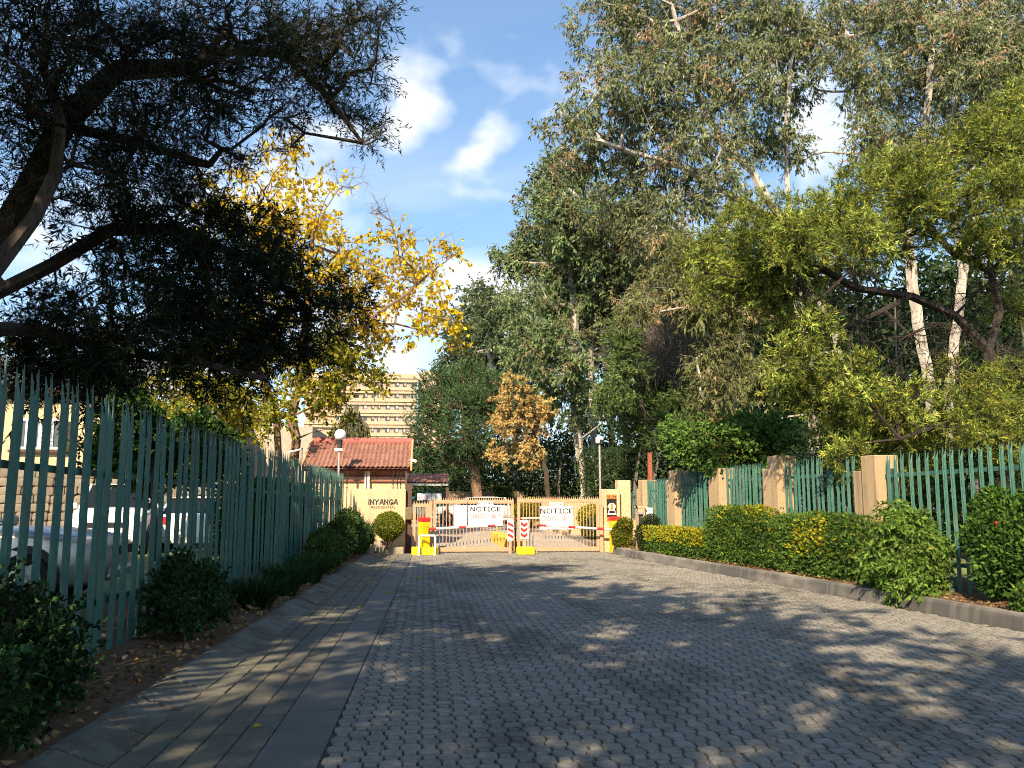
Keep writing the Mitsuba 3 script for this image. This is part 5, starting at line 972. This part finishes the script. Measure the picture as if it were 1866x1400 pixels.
def bare_limbs(key, trunks, blobs, n, seed, m, rtip=.005, name='bare_limbs'):
    r_ = np.random.default_rng(seed); A, O, _ = in_blobs(blobs, n, r_, 1.0, .6); P_, PA, R_, nt = grow([list(map(tuple, t)) for t in trunks], A, r_, rtip, step=.35)
    ch = np.arange(nt, len(P_)); q = A + (O * .5 + r_.normal(size=A.shape) * .5) * .5; v1, f1 = limbs_mesh((P_[PA[ch]], P_[ch], np.minimum(R_[PA[ch]], .035), np.minimum(R_[ch], .035)), 5)
    v2, f2 = limbs_mesh((np.repeat(A, 4, 0), np.repeat(A, 4, 0) + r_.normal(size=(4 * len(A), 3)) * .28, np.full(4 * len(A), rtip * .8), np.full(4 * len(A), rtip * .3)), 3)
    return put(name, (np.vstack([v1, v2]), np.vstack([f1, f2 + len(v1)])), m, key, kind='stuff')
# the near wattle
WAT = [(.20, .235, .045), (.145, .195, .045), (.085, .14, .038), (.36, .355, .065)]
wat = tree('wattle_tree', 'yellow green feathery wattle with dark bare limbs hanging over the right fence', 'tree', [B_ACt, B_ACt2, B_ACt3, B_ACt4, B_ACt5], B_AC, 12, 2250, 6, .29, 18, .10, .0165, WAT, [4, 3, 3, 2.6], bark='mat_wattle_bark', r0=.115, rtip=.006, twig_r=.003, twigs=.4, out=.7, spread=.7, lift=.15, along=.8, jit=.5, clump_tone=.38, shell=.5, fold=.1, tone=.25)
bare_limbs(wat, [B_ACt, B_ACt2, B_ACt3, B_ACt4, B_ACt5], B_ACb, 230, 91, 'mat_wattle_bark')
GRN = [(.075, .16, .035), (.11, .21, .045), (.14, .23, .05), (.045, .10, .028)]
tree('broadleaf_shrub', 'bright green broad leaved shrub spilling over the fence left of the wattle', 'shrub', [B_U1t], B_U1, 13, 230, 6, .42, 9, .10, .065, GRN, [3, 4, 3, 2], r0=.07, rtip=.006, twig_r=.003, out=.7, spread=.7, lift=.1, along=.5, jit=.9, brown=(.04, (.20, .17, .05)))
tree('young_wattle', 'soft green feathery young wattle between the gum trunks and the grey twigs', 'tree', [B_U2t], B_U2, 14, 330, 6, .6, 12, .17, .046, [(.14, .20, .065), (.10, .16, .055), (.18, .22, .075), (.065, .12, .04)], [3, 4, 2, 3], r0=.10, rtip=.008, twig_r=.005, twigs=.3, out=.7, spread=.7, lift=.1, along=.7, jit=.6)
tree('bare_shrub', 'tangle of leafless grey twigs above the young wattle', 'shrub', [B_TWt], B_TW, 15, 330, 9, 1.1, 1, .09, .03, [(.15, .13, .10)], [1], bark='mat_grey_bark', r0=.09, rtip=.007, twig_r=.007, out=.7, spread=.9, hang=.2)
# mulberry in its autumn leaves: green below, yellow above
MUL_Y = [(.70, .46, .025), (.76, .54, .045), (.58, .36, .025), (.44, .40, .035)]; MUL_G = [(.20, .22, .025), (.13, .17, .025), (.32, .30, .03), (.44, .36, .03)]
hi = [b for b in B_MU if b[2] > 6.4]; lo = [b for b in B_MU if b[2] <= 6.4]
mu = tree('mulberry_tree', 'yellow leaved autumn tree with twin brown trunks behind the left fence', 'tree', [B_MUt, B_MUt2, B_MUt3, B_MUt4, B_MUt5], hi, 16, 400, 5, .75, 5, .185, .125, MUL_Y, [4, 3, 2, 2.2], bark='mat_brown_bark', leaf='mat_leaf_thin', r0=.21, rtip=.008, twig_r=.006, out=.8, spread=.6, lift=.25, along=.25, jit=.7, hang=.6, shell=.6)
rng2 = np.random.default_rng(77); A, O, _ = in_blobs(lo, 300, rng2, 1.0, .6); P_, PAR_, R_, _n = grow([list(map(tuple, t)) for t in (B_MUt, B_MUt2, B_MUt3, B_MUt5)], A, rng2, .008)
(lv, lf), (t0, t1), li = sprays(A, O, rng2, 5, .7, 7, .165, .105, out=.7, spread=.7, along=.3, jit=.7, hang=.6); ch = np.nonzero(PAR_ >= 0)[0]; ch = ch[ch >= _n]
tv, tf = limbs_mesh((P_[PAR_[ch]], P_[ch], np.minimum(R_[PAR_[ch]], .05), np.minimum(R_[ch], .05)), 5); sv, sf = limbs_mesh((t0, t1, np.full(len(t0), .006), np.full(len(t0), .003)), 3)
put('lower_limbs', (np.vstack([tv, sv]), np.vstack([tf, sf + len(tv)])), 'mat_brown_bark', mu)
put('lower_crown', (lv, lf), 'mat_leaf_thin', mu, color=np.repeat(np.clip(pal(len(li), MUL_G, [4, 3, 3, 2], rng2, .2), 0, .8), 4, 0), label='greener lower leaves')
bare_limbs(mu, [B_MUt, B_MUt4, B_MUt5], B_MUb, 70, 92, 'mat_brown_bark', .006, 'bare_shoots')
# the dark tree over the camera: the mass in view and the rest of its crown above and behind
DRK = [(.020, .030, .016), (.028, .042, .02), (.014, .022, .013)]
dkw = dict(rtip=.006, twig_r=.003, out=.5, spread=.8, along=.7, jit=.55, hang=.1, fold=.1)
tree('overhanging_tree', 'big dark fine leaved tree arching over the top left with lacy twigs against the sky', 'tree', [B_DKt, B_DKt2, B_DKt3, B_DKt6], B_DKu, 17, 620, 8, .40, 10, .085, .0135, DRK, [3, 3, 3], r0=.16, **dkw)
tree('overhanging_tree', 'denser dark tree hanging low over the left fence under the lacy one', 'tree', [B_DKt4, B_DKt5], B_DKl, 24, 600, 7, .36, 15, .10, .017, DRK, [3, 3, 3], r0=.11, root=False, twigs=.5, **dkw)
UP = [(-6.5, 2.5, 8.6, 3.0), (-4.5, 0.5, 8.8, 2.8), (-2.2, -1.5, 8.2, 2.5), (-7.5, 6.0, 8.6, 2.6), (-5.2, 4.6, 9.2, 2.2), (-8.8, 9.0, 8.0, 2.4), (-6.8, 10.8, 7.6, 1.6), (-8.5, 0, 7.0, 3.0), (-3.5, 2.8, 8.0, 1.9), (-.8, -3.6, 7.4, 2.3), (1.2, -4.4, 6.9, 2.0), (-4, -4, 8, 3.0), (-9.5, 5, 6.5, 3.0), (-10.5, 9.5, 6.5, 2.6), (2.6, -3.0, 6.6, 1.2), (-12, 2, 6, 3.2), (-11, -4, 7, 3.5), (-5, -8, 8, 3.2), (0.5, -7.5, 7, 3.0)]
UT = [(-9.0, 2.0, 3.0), (-8.0, 1.4, 5.0), (-6.5, 1.0, 7.0), (-4.0, 0.0, 7.8), (-1.0, -2.0, 7.4)]
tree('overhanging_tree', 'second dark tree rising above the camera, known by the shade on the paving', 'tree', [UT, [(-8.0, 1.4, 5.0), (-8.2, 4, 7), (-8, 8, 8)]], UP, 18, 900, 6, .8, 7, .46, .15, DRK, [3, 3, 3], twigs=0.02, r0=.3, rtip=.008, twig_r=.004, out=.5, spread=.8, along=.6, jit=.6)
RT = [(14.8, -0.5, 4.0, 3.2), (14.5, -1.0, 7.0, 3.0), (15.5, 0.5, 5.5, 3.2), (12.8, -0.5, 5.0, 2.4), (17.5, 2, 6.5, 3.0)]
tree('gum_tree', 'gum tree out of view on the right that dims the sky light on the paving', 'tree', [[(14.8, -.5, 3), (14.6, -.6, 6), (14.8, -.5, 8)]], RT, 21, 420, 6, .9, 10, .40, .13, MG, [4, 3, 3, 1], r0=.3, rtip=.012, **dict(mk, twigs=.02))
tree('gum_tree', 'second gum tree out of view on the right, just behind the camera', 'tree', [[(13, -9, 3), (12.8, -9, 6), (13, -9, 8)]], [(x - 1.6, y - 8.5, z, q) for x, y, z, q in RT], 22, 420, 6, .9, 10, .40, .13, MG, [4, 3, 3, 1], r0=.3, rtip=.012, **dict(mk, twigs=.02))
tree('broadleaf_shrub', 'dark green broad leaved shrub behind the left fence below the yellow tree', 'shrub', [B_L1t], B_L1, 19, 300, 6, .45, 10, .13, .085, [(.035, .085, .02), (.06, .12, .025), (.10, .15, .03), (.02, .05, .015)], [3, 3, 2, 3], r0=.08, rtip=.007, twig_r=.004, out=.6, spread=.8, along=.4, jit=.8, hang=.3)

bush('tall_hedge', 'dense dark hedge pressed against the far half of the left fence from behind', 'hedge', None, 20, 17000, .11, .065, [(.03, .07, .02), (.05, .095, .025), (.02, .045, .015)], [3, 3, 2], box=(-3.75, -2.95, 15.8, 25.0, .0, 1.9, .2, -.033), inner=.3)
# clipped hedges and shrubs along the right kerb
GOLD = (.36, .33, .025); HG = [(.060, .12, .025), (.085, .155, .03), (.04, .085, .02), (.15, .20, .035)]; HW = [4, 3, 3, 1]
def hedge(lab, y0, y1, x_off, wd, z1, n, seed, tip, cols=HG, L=.065, W=.034, z0=.16):
    ym = (y0 + y1) / 2; xk = float(kerb_r(ym)) + x_off; ang = math.atan2(float(kerb_r(y0) - kerb_r(y1)), y1 - y0)
    return bush('clipped_hedge', lab, 'hedge', None, seed, n, L, W, cols, HW, box=(xk, xk + wd, y0, y1, z0, z1, .2, ang), tip=tip, inner=.22)
hedge('low golden topped hedge beside the vertical lettered board', 18.6, 22.3, .16, .62, .84, 15000, 31, (.82, .75, GOLD, .45))
hedge('tall rounded hedge with a golden left end behind the kerb', 15.85, 18.8, .20, .95, 1.36, 21000, 32, (.86, .34, GOLD, .2))
hedge('broad clipped hedge with golden left side nearest the camera', 12.7, 16.15, .22, .95, 1.24, 26000, 33, (.86, .20, GOLD, .2), cols=[(.07, .135, .028), (.10, .175, .035), (.045, .095, .022), (.15, .20, .04)])
bush('round_bush', 'dark round bush in front of the vertical lettered board', 'shrub', [(5.86, 22.2, .62, .34), (5.9, 22.1, .35, .32), (5.95, 22.25, .88, .26)], 34, 6000, .06, .032, [(.03, .05, .02), (.045, .07, .025), (.06, .06, .03)], [3, 3, 1], inner=.3)
bush('round_bush', 'green and gold bush right of the gate in front of the yellow machine', 'shrub', [(5.64, 24.3, .55, .30), (5.7, 24.2, .78, .24), (5.62, 24.1, .32, .28)], 35, 6000, .06, .034, [(.10, .12, .02), (.16, .17, .02), (.05, .08, .02), (.24, .22, .025)], [3, 3, 3, 2], inner=.3)
tree('leafy_shrub', 'loose light green shrub with drooping fern-like leaves over the kerb', 'shrub', [[(7.1, 11.9, .3), (7.1, 11.8, .9)]], [(7.0, 12.0, .95, .30), (6.86, 12.2, .6, .26), (6.95, 11.7, .45, .30), (7.1, 11.7, .8, .28), (7.1, 12.0, 1.12, .26), (6.9, 11.45, .32, .2), (7.2, 11.9, .55, .26)], 36, 260, 5, .28, 13, .10, .036, [(.11, .20, .035), (.15, .25, .05), (.08, .15, .03), (.20, .25, .05)], [4, 3, 3, 1], r0=.03, rtip=.004, twig_r=.003, out=.8, spread=.6, along=.45, jit=.6, hang=.5, fold=.2, grow_kw=dict(step=.2))
hb = bush('flowering_shrub', 'rounded green shrub with a few red blooms at the right edge', 'shrub', [(7.42, 10.55, 1.0, .40), (7.5, 10.2, .85, .45), (7.55, 10.6, 1.3, .38), (7.35, 10.4, .6, .34), (7.7, 10.1, 1.15, .48), (7.6, 9.7, .8, .5)], 37, 20000, .07, .040, [(.05, .115, .022), (.08, .16, .03), (.03, .075, .018), (.12, .19, .04)], [4, 3, 3, 1], inner=.3)
rf_ = np.random.default_rng(5)
for (x, y, z) in ((7.22, 10.25, 1.18), (7.20, 10.22, 1.22)):
    n = 7; th = np.arange(n) * 2 * np.pi / n; v, f = leafmesh(np.repeat([[x, y, z]], n, 0), np.stack([np.cos(th) * .8 - .5, -np.ones(n) * .3, np.sin(th) * .8], 1),   .028, .02, rf_); put('bloom', (v, f), 'mat_red', hb)
bush('small_plant', 'small low green plant with a red bud at the kerb on the far right', 'plant', [(7.2, 9.75, .3, .2), (7.35, 9.6, .34, .22)], 38, 1500, .07, .04, HG, HW, inner=.5)
bush('small_plant', 'creeping green plant at the kerb under the broad clipped hedge', 'plant', [(6.85, 12.7, .26, .16), (6.85, 12.4, .24, .15)], 39, 900, .06, .03, [(.10, .15, .04), (.06, .1, .025)], [1, 1], inner=.5)
# left garden bed
DG = [(.022, .055, .02), (.035, .08, .028), (.05, .105, .035), (.015, .035, .014)]
sk = dict(r0=.03, rtip=.004, twig_r=.003, out=.9, spread=.6, along=.5, jit=.8, lift=.2, grow_kw=dict(step=.2), shell=.6)
tree('broad_shrub', 'big dark green shrub in the shaded bed nearest the camera', 'shrub', [[(-2.7, 5.7, .2), (-2.7, 5.8, .6)]], [(-2.62, 5.5, .45, .36), (-2.75, 5.95, .60, .36), (-2.45, 5.2, .30, .28), (-2.7, 6.35, .45, .32), (-2.95, 5.3, .6, .36), (-2.45, 6.0, .30, .26), (-2.6, 4.9, .4, .35)], 41, 330, 6, .24, 11, .06, .034, DG, [3, 4, 2, 2], **sk)
tree('broad_shrub', 'dark shrub against the left fence further along the bed', 'shrub', [[(-2.52, 9.5, .2), (-2.5, 9.5, .6)]], [(-2.50, 9.4, .46, .28), (-2.42, 9.0, .32, .24), (-2.62, 9.9, .56, .28), (-2.35, 9.7, .30, .22), (-2.5, 10.3, .4, .24)], 42, 200, 6, .22, 11, .058, .032, DG, [3, 4, 2, 2], **sk)
def grass_tuft(lab, x, y, r, h, n, seed, cols):
    rg = np.random.default_rng(seed); key = thing('grassy_clump', lab, 'plant'); a = rg.uniform(0, 2 * np.pi, n); q = rg.random(n) ** .5 * r * .35; g = GROUND_AT(x, y) + .12
    base = np.stack([x + q * np.cos(a), y + q * np.sin(a), np.full(n, g)], 1); ln = rg.uniform(.3, 1, n); ln = ln * r * 1.1; dirv = np.stack([np.cos(a) * ln, np.sin(a) * ln, np.full(n, h) * rg.uniform(.6, 1.1, n)], 1)
    ts = [0, .45, .8, 1]; wd = [.011, .010, .006, .0]; side = np.stack([-np.sin(a), np.cos(a), a * 0], 1); v = []
    for t, w in zip(ts, wd):
        p = base + dirv * [[t, t, 0]] * np.array([[1, 1, 0]]) * (t ** .3) + np.stack([a * 0, a * 0, dirv[:, 2] * (1.25 * t - .35 * t * t)], 1); v += [p - side * w, p + side * w]
    v = np.stack(v, 1).reshape(-1, 3); b = np.arange(n)[:, None] * 8; f = np.vstack([b + q_ for q_ in ([0, 1, 3], [0, 3, 2], [2, 3, 5], [2, 5, 4], [4, 5, 7], [4, 7, 6])])
    put('blades', (v, f), 'mat_leaf', key, color=np.repeat(pal(n, cols, [1] * len(cols), rg, .2), 8, 0)); return key
grass_tuft('spiky dark clump of strap leaves at the kerb beside the middle of the left fence', -2.15, 11.6, .42, .50, 500, 43, DG)
grass_tuft('spiky strap leaved clump just beyond the darkest one in the left bed', -2.05, 13.2, .42, .55, 500, 44, DG)
grass_tuft('lighter strap leaved clump next to the leafy shrubs near the name wall', -1.95, 15.0, .45, .6, 500, 45, DG[1:3])
bush('leafy_shrub', 'lighter green shrub catching sun before the name wall', 'shrub', [(-1.95, 17.0, .45, .36), (-1.9, 17.6, .5, .36), (-2.05, 18.2, .55, .38)], 46, 6000, .07, .038, [(.07, .12, .03), (.045, .085, .025), (.11, .16, .04)], [3, 4, 1.5], inner=.35)
bush('leafy_shrub', 'dark loose shrub at the end of the left fence beside the planter', 'shrub', [(-1.95, 20.0, .6, .42), (-1.85, 20.9, .7, .45), (-1.8, 22.0, .6, .42), (-1.65, 22.9, .55, .36), (-1.9, 21.8, .95, .35)], 47, 11000, .085, .035, [(.035, .07, .022), (.055, .095, .03), (.09, .13, .04)], [3, 4, 1], inner=.35)
grass_tuft('tall arching strap leaves against the foot of the name wall', -1.72, 23.4, .55, 1.0, 420, 48, [(.05, .09, .03), (.10, .12, .05)])
tp_ = thing('topiary_bush', 'clipped dome shaped bush on a short stem before the name wall', 'shrub'); rg = np.random.default_rng(49); n = 9000
u = rg.normal(size=(n, 3)); u /= np.linalg.norm(u, axis=1, keepdims=True); r_ = rg.random((n, 1)) ** .18; P_ = u * r_ * [.445, .40, .44]; cone = P_[:, 2] < 0; P_[cone, :2] *= (1 + P_[cone, 2:] * .9); P_[:, 2] = np.where(P_[:, 2] > 0, P_[:, 2] * 1.05, P_[:, 2] * .78); P_ = P_ * (1 + .06 * (meshkit.noise(u * 4, 3)[:, None] - .5)) + [-.98, 24.4, .72]
lv, lf = leafmesh(P_, u * .8 + rg.normal(size=(n, 3)) * .6 + [0, 0, .2], .05 * rg.uniform(.7, 1.3, n), .028, rg); c_ = pal(n, [(.17, .20, .022), (.10, .14, .02), (.24, .235, .025)], [3, 3, 2], rg, .2); put('foliage', (lv, lf), 'mat_leaf', tp_, color=np.repeat(c_, 4, 0))
m = MB()
for i in range(9): a_ = i * .7; m.tube([(-.98 + .03 * math.cos(a_), 24.4 + .03 * math.sin(a_), .12), (-.98 + .08 * math.cos(a_), 24.4 + .08 * math.sin(a_), .32), (-.98 + .27 * math.cos(a_), 24.4 + .25 * math.sin(a_), .62)], [.025, .018, .008], 5)
put('stem', m.mesh(), 'mat_bark', tp_)
# plants inside the gate
for lab, b, n, s in (('golden hedge behind the right gate leaf next to the lane', [(5.1, 41.5, 1.0, .65), (5.6, 41.8, 1.05, .6), (4.75, 42.2, .95, .5)], 5000, 51), ('golden bush low behind the right end of the gate', [(6.05, 31.0, .85, .5), (6.25, 31.8, .95, .45)], 5000, 52), ('golden bush between the stepped wall panels', [(6.0, 35.5, .9, .5), (6.2, 36.3, 1.0, .4)], 4500, 53)):
    bush('golden_hedge', lab, 'hedge', b, s, n, .09, .055, [(.40, .36, .025), (.26, .27, .025), (.12, .15, .025)], [3, 3, 2], inner=.3)
for lab, b, s in (('dark dome shaped bush on the low brown wall', [(4.45, 48.4, 1.75, .55)], 54), ('green shrub low behind the right gate leaf', [(5.85, 29.2, .45, .4), (5.95, 30.2, .5, .4)], 55), ('mixed green shrub along the inner kerb', [(6.0, 33.5, .6, .45), (6.2, 38.5, .7, .5), (5.9, 37.5, .6, .4)], 56)):
    bush('round_bush', lab, 'shrub', b, s, 4500, .09, .05, [(.03, .065, .02), (.05, .09, .025), (.10, .13, .03)], [3, 3, 1], inner=.3)
# woods that close the view: many stems and leaves read as one mass
def woods(name, lab, xs, y0, y1, z1, n, seed, cols, L=.30, W=.10, stems=40):
    rg = np.random.default_rng(seed); key = numbered(name); labels[key] = {'label': lab, 'category': 'woodland', 'kind': 'stuff'}
    x = rg.uniform(xs[0], xs[1], n); y = rg.uniform(y0, y1, n); top = z1(x) * (.72 + .5 * meshkit.fbm(np.stack([x * .25, y * .2, x * 0], -1), 3, seed)); g = groundz(x, y)
    z = g + rg.random(n) ** .8 * top; P = np.stack([x, y, z], 1); P = P[meshkit.fbm(P * [.45, .45, .6], 3, seed + 1) > .36]; n = len(P)
    v, f = leafmesh(P, rg.normal(size=(n, 3)) + [0, 0, -.5], L * rg.uniform(.6, 1.3, n), W * rg.uniform(.7, 1.3, n), rg)
    c = pal(n, cols, [1] * len(cols), rg, .25) * (.6 + .8 * meshkit.noise(P * .55, 3))[:, None]; put('foliage', (v, f), 'mat_leaf', key, color=np.repeat(np.clip(c, 0, .8), 4, 0), kind='stuff')
    m = MB()
    for i in range(stems):
        x, y = rg.uniform(*xs), rg.uniform(y0, y1); h = float(z1(np.array([x]))[0]) * rg.uniform(.6, 1.0); g = GROUND_AT(x, y); s = rg.normal(0, .5)
        m.tube([(x, y, g - .1), (x + s * .3, y, g + h * .5), (x + s, y + rg.normal(0, .3), g + h)], [rg.uniform(.06, .16), .07, .03], 5)
    put('stems', m.mesh(), 'mat_grey_bark', key, kind='stuff')
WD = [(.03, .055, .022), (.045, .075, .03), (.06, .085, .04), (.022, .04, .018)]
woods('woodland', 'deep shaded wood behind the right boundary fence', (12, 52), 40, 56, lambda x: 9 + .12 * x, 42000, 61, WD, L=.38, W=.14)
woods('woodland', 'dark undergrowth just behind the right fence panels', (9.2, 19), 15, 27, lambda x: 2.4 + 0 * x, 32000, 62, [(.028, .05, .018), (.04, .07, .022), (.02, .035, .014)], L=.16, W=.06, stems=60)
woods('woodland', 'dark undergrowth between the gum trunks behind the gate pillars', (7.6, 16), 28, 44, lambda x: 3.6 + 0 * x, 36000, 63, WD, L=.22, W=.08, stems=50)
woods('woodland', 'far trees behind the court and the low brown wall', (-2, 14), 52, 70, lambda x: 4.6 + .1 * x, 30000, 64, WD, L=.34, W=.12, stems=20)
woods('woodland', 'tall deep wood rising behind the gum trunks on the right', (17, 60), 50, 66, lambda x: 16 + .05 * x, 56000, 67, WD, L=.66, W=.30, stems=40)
woods('woodland', 'distant bushes at the foot of the beige block', (-24, 6), 120, 160, lambda x: 7.5 + 0 * x, 14000, 65, [(.04, .075, .035), (.06, .10, .045)], L=1.0, W=.4, stems=12)
woods('woodland', 'garden trees behind the houses on the left', (-40, -9), 44, 60, lambda x: 6.5 + 0 * x, 26000, 66, WD, L=.34, W=.14, stems=16)
# fallen leaves
rg = np.random.default_rng(71)
spots = [(-1.0, 19.2), (-1.15, 17.3), (-.95, 16.0), (-.75, 15.2), (-.55, 16.8), (-.35, 17.6), (-.15, 16.9), (.35, 16.6), (.9, 16.2), (1.25, 15.6), (1.15, 13.6), (-.85, 12.4), (-.62, 14.2), (-1.2, 14.6), (-1.05, 15.4), (.05, 18.4), (.6, 17.5), (-.7, 18.3), (-1.12, 6.05), (4.2, 11.6), (3.2, 14.0)]
for i, (x, y) in enumerate(spots):
    v, f = leafmesh(np.array([[x, y, .012]]), np.array([[math.cos(i * 2.1), math.sin(i * 2.1), .12]]), .12 if y > 8 else .07, .085 if y > 8 else .045, rg, .3); v = v.copy(); v[:, 2] = np.abs(v[:, 2] - .012) * .6 + .012
    k = thing('fallen_leaf', 'curled yellow leaf lying on the paving', 'leaf', 'yellow leaves lying on the paving'); scene[k] = mikit.ply((v, f), 'mat_leaf_thin', color=np.repeat([[(.55, .38, .03), (.42, .26, .04), (.60, .44, .06)][i % 3]], 4, 0))
def litter(lab, n, xf, y0, y1, z, seed, cols, L=.07, W=.045):
    rg = np.random.default_rng(seed); y = rg.uniform(y0, y1, n); x = xf(y, rg.random(n)); P = np.stack([x, y, np.full(n, z) + rg.random(n) * .03], 1); a = rg.uniform(0, 6.28, n)
    v, f = leafmesh(P, np.stack([np.cos(a), np.sin(a), rg.normal(0, .25, n)], 1), L * rg.uniform(.5, 1.3, n), W * rg.uniform(.6, 1.2, n), rg, .3)
    k = numbered('leaf_litter'); scene[k] = mikit.ply((v, f), 'mat_leaf', color=np.repeat(pal(n, cols, [1] * len(cols), rg, .25), 4, 0)); labels[k] = {'label': lab, 'category': 'leaf litter', 'kind': 'stuff'}
BRN = [(.20, .12, .05), (.28, .19, .09), (.12, .07, .035), (.34, .22, .12)]
litter('dry brown leaves on the soil behind the right kerb', 2600, lambda y, t: kerb_r(y) + .17 + t * .9, 7, 24, .19, 72, BRN)
litter('dry leaves scattered on the shaded left bed', 1500, lambda y, t: kerb_l(y) - .3 - t * .8, 4, 22, .13, 73, BRN)
litter('small crumbs of bark and leaf on the sunny paving', 420, lambda y, t: 1.5 + t * (kerb_r(y) - 1.55), 9, 24.5, .004, 74, [(.10, .07, .04), (.16, .12, .06)], .035, .016)
